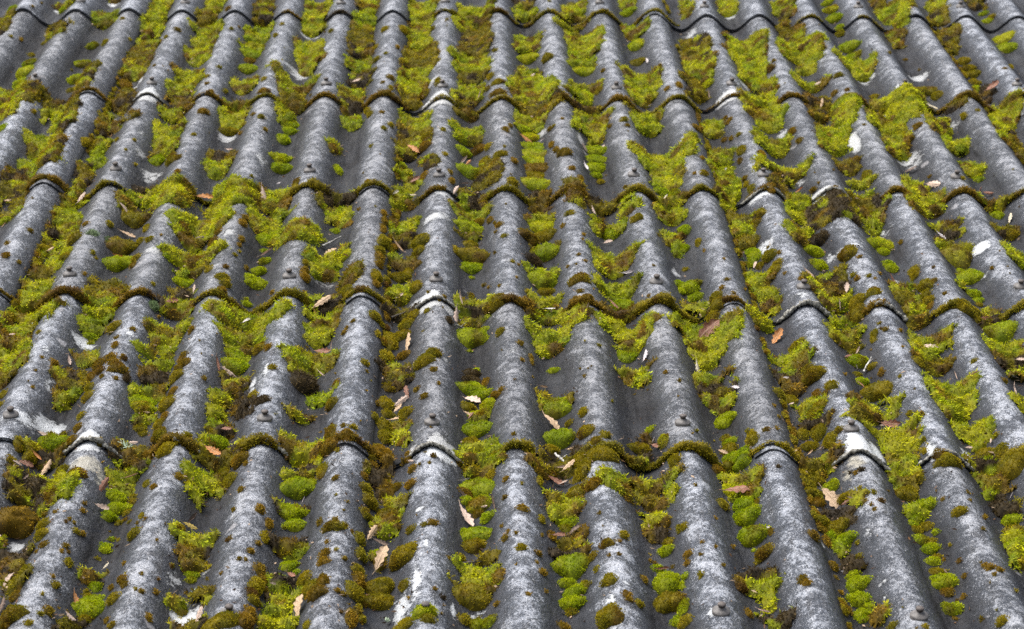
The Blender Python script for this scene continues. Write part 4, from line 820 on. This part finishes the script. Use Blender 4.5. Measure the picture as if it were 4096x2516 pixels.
for i in range(NCOURSE):
    for j in range(J0, J1 + 1):
        seen = -1 <= j <= 3 and 1 <= i <= 6
        nu = 112 if seen else 60; nv = 58 if seen else 14
        ul = np.linspace((5 * j - .22) * P, (5 * j + 5.30) * P, nu)
        U = np.repeat(ul[:, None], nv, 1)
        rag = (noise(ul * 60, ul * 0 + i, 61) - .5) * .004 + (noise(ul * 230, ul * 0 + j, 62) - .5) * .002
        lo = vlow(np.full(nu, i), np.full(nu, j), ul) + rag
        hi = np.full(nu, ROWX[i + 1] + LAP)
        t = np.linspace(0, 1, nv) ** 1.15
        Vv = lo[:, None] + (hi - lo)[:, None] * t[None]
        W = sheet_w(np.full(U.shape, i), np.full(U.shape, j), U, Vv)
        top = np.stack([U, Vv, W], -1)
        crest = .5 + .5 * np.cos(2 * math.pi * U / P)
        wh = np.zeros(U.shape); cr = np.zeros(U.shape)
        if seen:
            for (wu, wv, ru, rv, s, isc) in WU:
                if wu < ul[0] - .2 or wu > ul[-1] + .2 or wv < lo.min() - .2 or wv > hi[0] + .2: continue
                d = s * .75 * np.clip(1 - ((U - wu) / ru) ** 2 - ((Vv - wv) / rv) ** 2, 0, 1)
                if isc: cr = np.maximum(cr, d)
                else: wh = np.maximum(wh, d)
        # underside: a coarse copy one thickness below, edges joined
        bt = np.array([0, min(6, nv - 2), nv - 1])
        g = np.gradient(W, axis=0) / np.gradient(U, axis=0); nl = np.sqrt(1 + g * g)
        bot = top + np.stack([g / nl, np.zeros_like(g), -1 / nl], -1) * THICK
        bot = bot[:, bt]
        # rounded arris: pull the front face slightly in
        Vt = top.reshape(-1, 3); Vb = bot.reshape(-1, 3); o = len(Vt)
        F = [grid_faces(nu, nv)[:, ::-1], grid_faces(nu, 3) + o]
        a = np.arange(nu - 1)
        F.append(np.stack([a * nv, (a + 1) * nv, o + (a + 1) * 3, o + a * 3], 1)[:, ::-1])
        for (bi, k0, k1) in ((nu - 1, 0, 1), (nu - 1, 1, 2)):
            rr = np.arange(bt[k0], bt[k1])
            x0 = bi * nv + rr; x1 = x0 + 1
            y0 = np.where(rr == bt[k0], o + bi * 3 + k0, -1)
            # side face as a strip hung from the top edge
        rr = np.arange(nv); se = top[-1] + np.array([0, 0, -THICK * 1.05])
        q = o + len(Vb); r1 = rr[:-1]
        F.append(np.stack([(nu - 1) * nv + r1, (nu - 1) * nv + r1 + 1, q + r1 + 1, q + r1], 1))
        Vall = np.concatenate([Vt, Vb, se])
        A = np.zeros((len(Vall), 3)); A[:, 0] = .35
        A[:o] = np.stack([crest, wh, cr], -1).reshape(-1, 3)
        org = np.array([ul[0], lo[0], 0.0])
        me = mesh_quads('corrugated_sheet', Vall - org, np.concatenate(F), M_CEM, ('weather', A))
        ob = place('corrugated_sheet', me, org, roof)
        if 0 <= i <= 7:
            for k in (1, 4):
                uu = (5 * j + k) * P + (noise(i * 7.1 + k, j * 3.3, 63) - .5) * .008
                vv = float(vlow(np.array(i), np.array(j), uu)) + .098 + (noise(i * 5.1, j * 9.3 + k, 64) - .5) * .02
                ww = float(sheet_w(np.array(i), np.array(j), uu, vv))
                fs = place('fastener', cap_me, np.array([uu, vv, ww + .001]) - org, ob)
                fs.rotation_euler = ((noise(i + .3, j * 3 + k, 65) - .5) * .25, (noise(i * 2.2, j + k * 1.3, 66) - .5) * .25, i + j)

# ------------------------------------------------------------------ moss
INVIEW = lambda u, v, w=0: (lambda x, y: -30 < x < 4126 and -30 < y < 2546)(*[float(t) for t in project(np.array(u), np.array(v), np.array(surf(u, v)) + w)])
CNAME = {'y': 'yellow-green', 'g': 'bright green', 'o': 'olive', 'b': 'brown', 'm': 'mottled green-brown', 'd': 'dark brown'}
stuff = Acc()

# carpets: runs of feather moss that touch in one groove are one carpet
quads = []
for z, f in rows_of(CARP):
    xl, xr, yt, xl2, xr2, yb = map(float, f[:6])
    X = ZO[z][0] + np.array([xl, xr, xr2, xl2]) * ZS; Y = ZO[z][1] + np.array([yt, yt, yb, yb]) * ZS
    u, v, mp = at(X, Y)
    # corners on far flanks can slip over a crest: keep them within reach of the middle
    uc, vc, mc = at([X.mean()], [Y.mean()])
    half = (xr - xl) * ZS * mc[0] * .62 + .01
    u = np.clip(u, uc[0] - half, uc[0] + half)
    vt = v[:2].mean(); vb = v[2:].mean()
    v = np.array([v[0] * .5 + vt * .5, v[1] * .5 + vt * .5, v[2] * .5 + vb * .5, v[3] * .5 + vb * .5])
    if v[:2].mean() - v[2:].mean() < .02: v[:2] += .012; v[2:] -= .012
    gr = .001 + .004 * np.clip((v.mean() - 1.0) / 1.5, 0, 1)      # shoots reach past the rooted patch
    u = u + np.sign(u - u.mean()) * gr; v = v + np.sign(v - v.mean()) * gr
    quads.append((np.stack([u, v], 1), f[6], uc[0], vc[0]))
# moss and muck also lodge where a groove meets a lap edge
for i in (2, 3, 4, 5):
    for k in range(-2, 18):
        u = (k + .5) * P; j = int(math.floor((k + .5 - .30) / 5)); v = float(vlow(np.array(i), np.array(j), u))
        if (i, k) in ((4, 2), (3, 3), (5, 3), (5, 5), (5, 14), (4, 10)) or max(float(quad_depth(q[0], np.array(u), np.array(v))) for q in quads) > .008 or rng.random() < .2: continue
        w_ = rng.uniform(.032, .055); h0 = rng.uniform(.012, .04); h1 = rng.uniform(.012, .035)
        quads.append((np.array([[u - w_, v + h0], [u + w_ * rng.uniform(.7, 1), v + h0], [u + w_ * .8, v - h1], [u - w_ * .8, v - h1]]), 'ombyo'[int(rng.integers(5))], u, v))
par = list(range(len(quads)))


def root_of(a):
    while par[a] != a: a = par[a]
    return a


for a in range(len(quads)):
    for b in range(a):
        qa, qb = quads[a][0], quads[b][0]
        gap = np.maximum(qa.min(0), qb.min(0)) - np.minimum(qa.max(0), qb.max(0))
        if gap[0] < -.02 and gap[1] < .006 and abs(quads[a][2] - quads[b][2]) < .09 and course_of(quads[a][2], quads[a][3]) == course_of(quads[b][2], quads[b][3]):
            par[root_of(a)] = root_of(b)
runs = {}
for a in range(len(quads)): runs.setdefault(root_of(a), []).append(a)
for r, mem in runs.items():
    for acc, cu, cv_, ln, share in carpet([quads[k][0] for k in mem], [quads[k][1] for k in mem], r * .37):
        org = np.array([cu, cv_, float(surf(cu, cv_))])
        ob = place('moss_carpet', acc.mesh('moss_carpet', org), org)
        cnt = {}
        for k, n_ in zip(mem, share): cnt[quads[k][1]] = cnt.get(quads[k][1], 0) + n_
        main = max(cnt, key=cnt.get)
        tag(ob, ('long ' if ln > .35 else 'short ' if ln < .1 else '') + CNAME[main] + ' feathery moss carpet', 'moss', 'feathery moss carpets in the grooves', cu, cv_)

# cushions
cl = []
for n_, (z, f) in enumerate(rows_of(CUSH)):
    x, y, w, h = map(float, f[:4])
    u, v, mp = at(ZO[z][0] + x * ZS, ZO[z][1] + (y + h * .14) * ZS)
    s = mp[0] * ZS
    sa = .40 + .0001 * (ZO[z][1] + y * ZS - 1258) * .9; ca = math.sqrt(1 - sa * sa)
    shag = f[4].isupper()
    ru = max(w * s / 2, .004) * 1.10
    if abs(u[0] / P - round(u[0] / P)) > .3: ru *= 1.12
    H = min(ru * (.70 if shag else .66), h * s * .75)
    rv = float(np.clip((h * s - .7 * H * ca) / (2 * sa), max(.8 * ru, .005), 2.2 * ru))
    cl.append((w * h, u[0], v[0], ru, rv, H, f[4].lower(), n_, shag))
cl.sort(key=lambda t: -t[0])
for k, (ar, u, v, ru, rv, H, col, sd_, shag) in enumerate(cl):
    if k < 300:
        acc = Acc(); cushion(acc, u, v, ru, rv, H, col, sd_, shag)
        org = np.array([u, v, float(surf(u, v))])
        ob = place('moss_cushion', acc.mesh('moss_cushion', org), org)
        tag(ob, ('large ' if ru > .038 else 'small ' if ru < .017 else '') + CNAME[col] + (' shaggy moss clump' if shag else ' moss cushion'), 'moss', 'moss cushions on the sheets', u, v)
    else:
        cushion(stuff, u, v, ru, rv, H, col, sd_)
# specks too small to count, thickest on the crests
for k in range(1300):
    px, py = rng.random() * 4096, (rng.random() ** .8) * 2516
    u, v, mp = at(px, py); q = abs(u[0] / P - round(u[0] / P))
    if rng.random() > .9 - q * 1.3 or fbm(u * 9, v * 7, 77)[0] < .54: continue
    r = .0018 + .005 * rng.random() ** 2
    cushion(stuff, u[0], v[0], r, r * rng.uniform(.8, 1.3), r * .8, 'b' if rng.random() < .7 else 'o', 5000 + k)
for jj in range(-1, 4):      # rows of cushions rooted under the side laps
    for v in np.arange(-.7, 3.5, .011):
        u = (5 * jj + 5.30) * P + .004 + rng.normal() * .004
        if fbm(np.array([v * 5 + jj * 9]), np.array([jj * 3.]), 88)[0] < .5 or rng.random() < .35: continue
        r = rng.uniform(.004, .012)
        cushion(stuff, u, v, r, r * rng.uniform(.9, 1.5), r * .7, 'o' if rng.random() < .7 else 'b', 9000 + int(v * 900))
# the same growth goes on past the edges of the picture
def outside(u, v, mg):
    x, y = project(np.array(u), np.array(v), np.array(0.))
    return x < -mg or x > 4096 + mg or y < -mg or y > 2516 + mg


BLADES = .45
for k in range(800):
    kk = int(rng.integers(-9, 24)); v = rng.uniform(-1.3, 4.6); u = (kk + .5) * P
    if not outside(u, v, 190): continue
    if rng.random() < .5:
        h = rng.uniform(.03, .09); w_ = rng.uniform(.035, .06); w2 = w_ * rng.uniform(.5, .9)
        q = np.array([[u - w_, v + h], [u + w_, v + h], [u + w2, v - h], [u - w2, v - h]])
        for acc, *_r in carpet([q], ['yyom'[int(rng.integers(4))]], k * .77): stuff.add(np.concatenate(acc.V), np.concatenate(acc.F), np.concatenate(acc.C))
    else:
        r = rng.uniform(.012, .035); cushion(stuff, u + rng.normal() * .02, v, r, r * rng.uniform(.8, 1.2), r * .6, 'ggyob'[int(rng.integers(5))], 20000 + k)
for i in range(1, 8):
    for k in range(-9, 24):
        j = int(math.floor((k - .30) / 5)); v = float(vlow(np.array(i), np.array(j), k * P))
        if outside(k * P, v, 160) and rng.random() < .6: fringe(stuff, k, i, j, .42, .42, rng.uniform(.006, .011), 'ob'[int(rng.integers(2))], k * 3 + i)
BLADES = 1.0
so = place('small_moss', stuff.mesh('small_moss', (0, 0, 0)))
so['kind'] = 'stuff'; so['label'] = 'scattered small brown, olive and green moss tufts dotted over ridges and grooves'; so['category'] = 'moss'

# rolls along the lap edges
for i, d in FRINGE.items():
    for k, (hl, hr, th, col) in d.items():
        j = int(math.floor((k - .30) / 5))
        acc = Acc(); fringe(acc, k, i, j, hl + (.05 if hl >= .44 else 0), hr + (.05 if hr >= .44 else 0), th * .001 * .85, col, k * 3.1 + i)
        if hr > .3 and (k % 5) == 0: pass
        u0 = (k + (hr - hl) / 2) * P; v0 = float(vlow(np.array(i), np.array(j), u0)); org = np.array([u0, v0, float(sheet_w(np.array(i), np.array(j), u0, v0))])
        ob = place('moss_roll', acc.mesh('moss_roll', org), org)
        ob['category'] = 'moss'; ob['group'] = 'moss rolls along the lap edges'
        nm = int(k - FIRST[i][1] + 1)
        ob['label'] = '%s moss roll on %s lap edge from top, %s ridge from left' % (('thick ' if th > 13 else 'thin ' if th < 8 else '') + CNAME[col], ORD[7 - i], ORD[max(nm, 1)])
# pale crusts along the lap edges
for i, d in CRUST.items():
    for k, (hl, hr, th) in d.items():
        j = int(math.floor((k - .30) / 5)); n = 70
        u = np.linspace((k - hl) * P, (k + hr) * P, n); v = vlow(np.full(n, i), np.full(n, j), u); w = sheet_w(np.full(n, i), np.full(n, j), u, v + .001)
        f = np.linspace(0, 1, n); ends = np.clip(np.minimum(f, 1 - f) / .1, 0, 1) ** .5
        rr = th * .00055 * (.35 + 1.1 * fbm(u * 120 + k, u * 0 + i, 71)) * (.2 + .8 * ends)
        pts = np.stack([u, v - .0005 + (noise(u * 160, u * 0, 72) - .5) * .003, w - THICK * .35 + rr * .3], -1)
        V, F, nr = tube(pts, rr, 9)
        V = V + (noise(V[:, 0] * 330, V[:, 1] * 330 + V[:, 2] * 300, 73) - .5)[:, None] * nr * th * .0006
        org = pts[n // 2]
        ob = place('lichen_crust', mesh_quads('lichen_crust', V - org, F, M_CRUST), org)
        ob['category'] = 'lichen'; ob['group'] = 'pale lichen crusts along the lap edges'
        ob['label'] = 'pale lichen crust on %s lap edge from top, %s ridge from left' % (ORD[7 - i], ORD[max(int(k - FIRST[i][1] + 1), 1)])

# grey-green velvety cushions
for z, f in rows_of(PALECUSH):
    x, y, w, h = map(float, f[:4]); u, v, mp = at(ZO[z][0] + x * ZS, ZO[z][1] + (y + h * .1) * ZS); s = mp[0] * ZS
    PAL['v'] = ((.30, .38, .22), (.16, .26, .10), (.10, .16, .05)); CNAME['v'] = 'grey-green'
    acc = Acc(); cushion(acc, u[0], v[0], w * s / 2, h * s / 1.1, w * s * .2, 'v', 900 + int(x))
    org = np.array([u[0], v[0], float(surf(u, v)[0])])
    ob = place('moss_cushion', acc.mesh('moss_cushion', org), org)
    tag(ob, 'frosty grey-green moss cushion', 'moss', 'moss cushions on the sheets', u[0], v[0])

# ------------------------------------------------------------------ fallen leaves
TINT = {'p': (.50, .37, .30), 't': (.50, .34, .20), 'c': (.60, .53, .38), 'o': (.50, .20, .045), 'r': (.20, .065, .03), 'w': (.60, .55, .57), 'k': (.075, .042, .028), 'y': (.5, .36, .04)}
TNAME = {'p': 'pale pinkish tan', 't': 'tan', 'c': 'cream', 'o': 'orange-brown', 'r': 'red-brown', 'w': 'bleached whitish', 'k': 'dark brown', 'y': 'yellow'}


def leaf_mesh(variant):
    n, k = 33, 9
    t = np.linspace(0, 1, n); s = np.linspace(-1, 1, k)
    lob = (.5 + .5 * np.cos(2 * math.pi * (t * 4.3 + variant * .13))) if variant % 3 != 2 else np.ones(n)
    env = np.power(np.clip(np.sin(math.pi * np.clip(t, 0, 1) ** .85), 0, 1), .7) * (.55 + .6 * t) * .34
    hw = env * (.62 + .38 * lob ** .8) + .006
    if variant % 3 == 2: hw = env * .62 + .006
    S, T = np.meshgrid(s, t)
    curl = [.9, -.7, 1.6, .4, -1.3, 2.3][variant % 6]; bend = [.25, -.2, .35, -.35, .15, .5][variant % 6]
    x = T - .5; y = S * hw[:, None]
    ang = S * curl * (.6 + .5 * T)
    yy = np.where(abs(curl) > .1, hw[:, None] * np.sin(ang) / max(abs(curl), .1) * np.sign(curl), y)
    z = hw[:, None] * (1 - np.cos(ang)) / curl + bend * (x ** 2) + .05 * (noise(T * 5 + variant, S * 2, 81) - .5)
    V = np.stack([x, yy, z], -1).reshape(-1, 3)
    rib = np.maximum(np.exp(-(S / .10) ** 2), .7 * np.exp(-((((T * 6 - abs(S) * 1.1) % 1) - .5) / .10) ** 2))
    F = grid_faces(n, k)
    st, sf, _ = tube(np.stack([np.linspace(-.5, -.68, 6), np.zeros(6) + np.linspace(0, .03, 6) ** 1, bend * .25 + np.linspace(0, .05, 6)], -1), np.linspace(.013, .010, 6), 5)
    V = np.concatenate([V, st]); F = np.concatenate([F, sf + n * k])
    R = np.concatenate([rib.ravel(), np.ones(len(st))])
    V[:, 2] -= V[:, 2].min()
    return mesh_quads('oak_leaf', V, F, M_LEAF, ('rib', np.repeat(R[:, None], 3, 1)))


LM = [leaf_mesh(v) for v in range(6)]
for n_, (z, f) in enumerate(rows_of(LEAF)):
    x, y, L, a = map(float, f[:4]); tn = f[4]
    u, v, mp = at(ZO[z][0] + x * ZS, ZO[z][1] + (y + 6) * ZS); s = mp[0] * ZS
    u, v = u[0], v[0]
    # the leaf's own length, undoing the flattening of the slope
    c, si = math.cos(math.radians(a)), math.sin(math.radians(a)); du, dv = c * L * s, si * L * s / .62
    ln = math.hypot(du, dv) * .9; ln = min(ln, .11)
    th = math.atan2(dv, du)
    nrm = normal_at(np.array([u]), np.array([v]))[0]
    nrm = nrm + np.array([rng.normal() * .22, -.48 + rng.normal() * .25, 0]); nrm /= np.linalg.norm(nrm)
    ax = np.array([math.cos(th), math.sin(th), 0]); ax -= nrm * ax.dot(nrm); ax /= np.linalg.norm(ax); ay = np.cross(nrm, ax)
    inmoss = max(float(quad_depth(q[0], np.array(u), np.array(v))) for q in quads)
    org = np.array([u, v, float(surf(u, v)) + (.009 if inmoss < .003 else .024)])
    vr = (n_ * 5 + 1) % 6 if L / 1 < 130 else [0, 1, 3][n_ % 3]
    ob = place('oak_leaf', LM[vr], org)
    wd = [.8, 1.0, .7, .9][n_ % 4] * (1 if abs(a) < 50 else .8)
    Mx = np.eye(4); Mx[:3, :3] = ROOF @ np.stack([ax * ln, ay * ln * wd, nrm * ln * wd], 1); Mx[:3, 3] = ORIGIN + ROOF @ org
    ob.matrix_world = Matrix(Mx.tolist())
    tc = np.array(TINT[tn]) * (1 + rng.normal() * .10); ob.color = (*np.clip(tc, 0, 1), 1)
    tag(ob, TNAME[tn] + (' curled' if vr in (2, 4, 5) else '') + ' dead leaf', 'leaf', 'dead leaves fallen on the roof', u, v)

# crumbled leaf litter and grit caught in the moss and along the groove floors
B = []; cen = [q[0].mean(0) for q in quads] + [np.array([c[1], c[2]]) for c in cl[:260]]
for c in cen:
    for k in range(rng.poisson(8)):
        B.append((c[0] + rng.normal() * .022, c[1] + rng.normal() * .035))
for k in range(900):
    kk = rng.integers(-4, 19); vv = rng.uniform(-.7, 3.4); B.append(((kk + .5) * P + rng.normal() * .018, vv))
B = np.array(B); dep = np.max([quad_depth(q[0], B[:, 0], B[:, 1]) for q in quads], 0)
w = surf(B[:, 0], B[:, 1]) + np.where(dep > 0, .012, .002)
nb = len(B); D = rng.normal(size=(nb, 3)) * np.array([1, 1, .35]); hue = rng.random((nb, 1))
lc = np.where(hue < .4, np.array([.05, .03, .018]), np.where(hue < .65, np.array([.16, .085, .04]), np.array([.40, .29, .20]))) * rng.uniform(.7, 1.2, (nb, 1))
V, F, C = kites(np.column_stack([B, w]), D, rng.uniform(.003, .014, nb), rng.uniform(.0015, .0055, nb), lc, lc)
lit = place('leaf_litter', mesh_quads('leaf_litter', V, F, M_MOSS, ('tone', C)))
lit['kind'] = 'stuff'; lit['label'] = 'crumbled brown leaf litter caught in the moss and groove floors'; lit['category'] = 'litter'

# ------------------------------------------------------------------ twigs, lichen tufts
for z, f in rows_of(TWIG):
    x0, y0, x1, y1, th = map(float, f[:5])
    u, v, mp = at(ZO[z][0] + np.array([x0, x1]) * ZS, ZO[z][1] + np.array([y0, y1]) * ZS)
    n = 14; t = np.linspace(0, 1, n)
    uu = u[0] + (u[1] - u[0]) * t + (noise(t * 5, t * 0 + x0, 91) - .5) * .004; vv = v[0] + (v[1] - v[0]) * t
    ww = np.maximum(surf(uu, vv), np.linspace(surf(u[0], v[0]), surf(u[1], v[1]), n)) + .008
    pts = np.stack([uu, vv, ww], -1); org = pts[0]
    V, F, _ = tube(pts - org, th * .0005 * (1.1 - .45 * t) * (1 + (noise(t * 9, t * 0 + x1, 92) - .5) * .5), 7)
    V2, F2, _ = tube(np.stack([uu[8] + np.linspace(0, .012, 5), vv[8] + np.linspace(0, .01, 5), ww[8] + np.linspace(0, .006, 5)], -1) - org, np.linspace(th * .0003, th * .0001, 5), 5)
    ob = place('twig', mesh_quads('twig', np.concatenate([V, V2]), np.concatenate([F, F2 + len(V)]), M_BIRCH if f[5] == 'birch' else M_TWIG), org)
    tag(ob, 'pale speckled twig' if f[5] == 'birch' else 'thin dark twig', 'twig', 'twigs lying on the roof', u[0], v[0])
for z, f in rows_of(TUFT):
    x, y, w, h = map(float, f[:4]); u, v, mp = at(ZO[z][0] + x * ZS, ZO[z][1] + y * ZS); s = mp[0] * ZS
    org = np.array([u[0], v[0], float(surf(u, v)[0]) + .008]); Vs = []; Fs = []; o = 0
    for b in range(26):
        d = rng.normal(size=3); d[2] = abs(d[2]) + .3; d /= np.linalg.norm(d); L = h * s * rng.uniform(.4, .8)
        p0 = rng.normal(size=3) * w * s * .12; t = np.linspace(0, 1, 6)[:, None]
        pts = p0 + d * L * t + np.cross(d, rng.normal(size=3)) * (t ** 2) * L * .5
        V, F, _ = tube(pts, np.linspace(.0016, .0007, 6), 5); Vs.append(V); Fs.append(F + o); o += len(V)
    ob = place('lichen_tuft', mesh_quads('lichen_tuft', np.concatenate(Vs), np.concatenate(Fs), M_TUFT), org)
    tag(ob, 'pale green branching lichen tuft', 'lichen', 'lichen tufts', u[0], v[0])

# ------------------------------------------------------------------ labels: which one, counted down the groove or ridge
byspot = {}
for o, what, sp, v in PENDING: byspot.setdefault((what, sp), []).append((v, o))
for (what, sp), mem in byspot.items():
    mem.sort(key=lambda t: -t[0])
    on = 'on' if sp[1] == 'ridge' else 'in'
    for k, (v, o) in enumerate(mem):
        rank = '' if len(mem) == 1 else ', %s one down' % ORD[k + 1]
        o['label'] = '%s%s %s %s %s from left, %s course' % (what, rank, on, ORD[sp[2]], sp[1], sp[0])
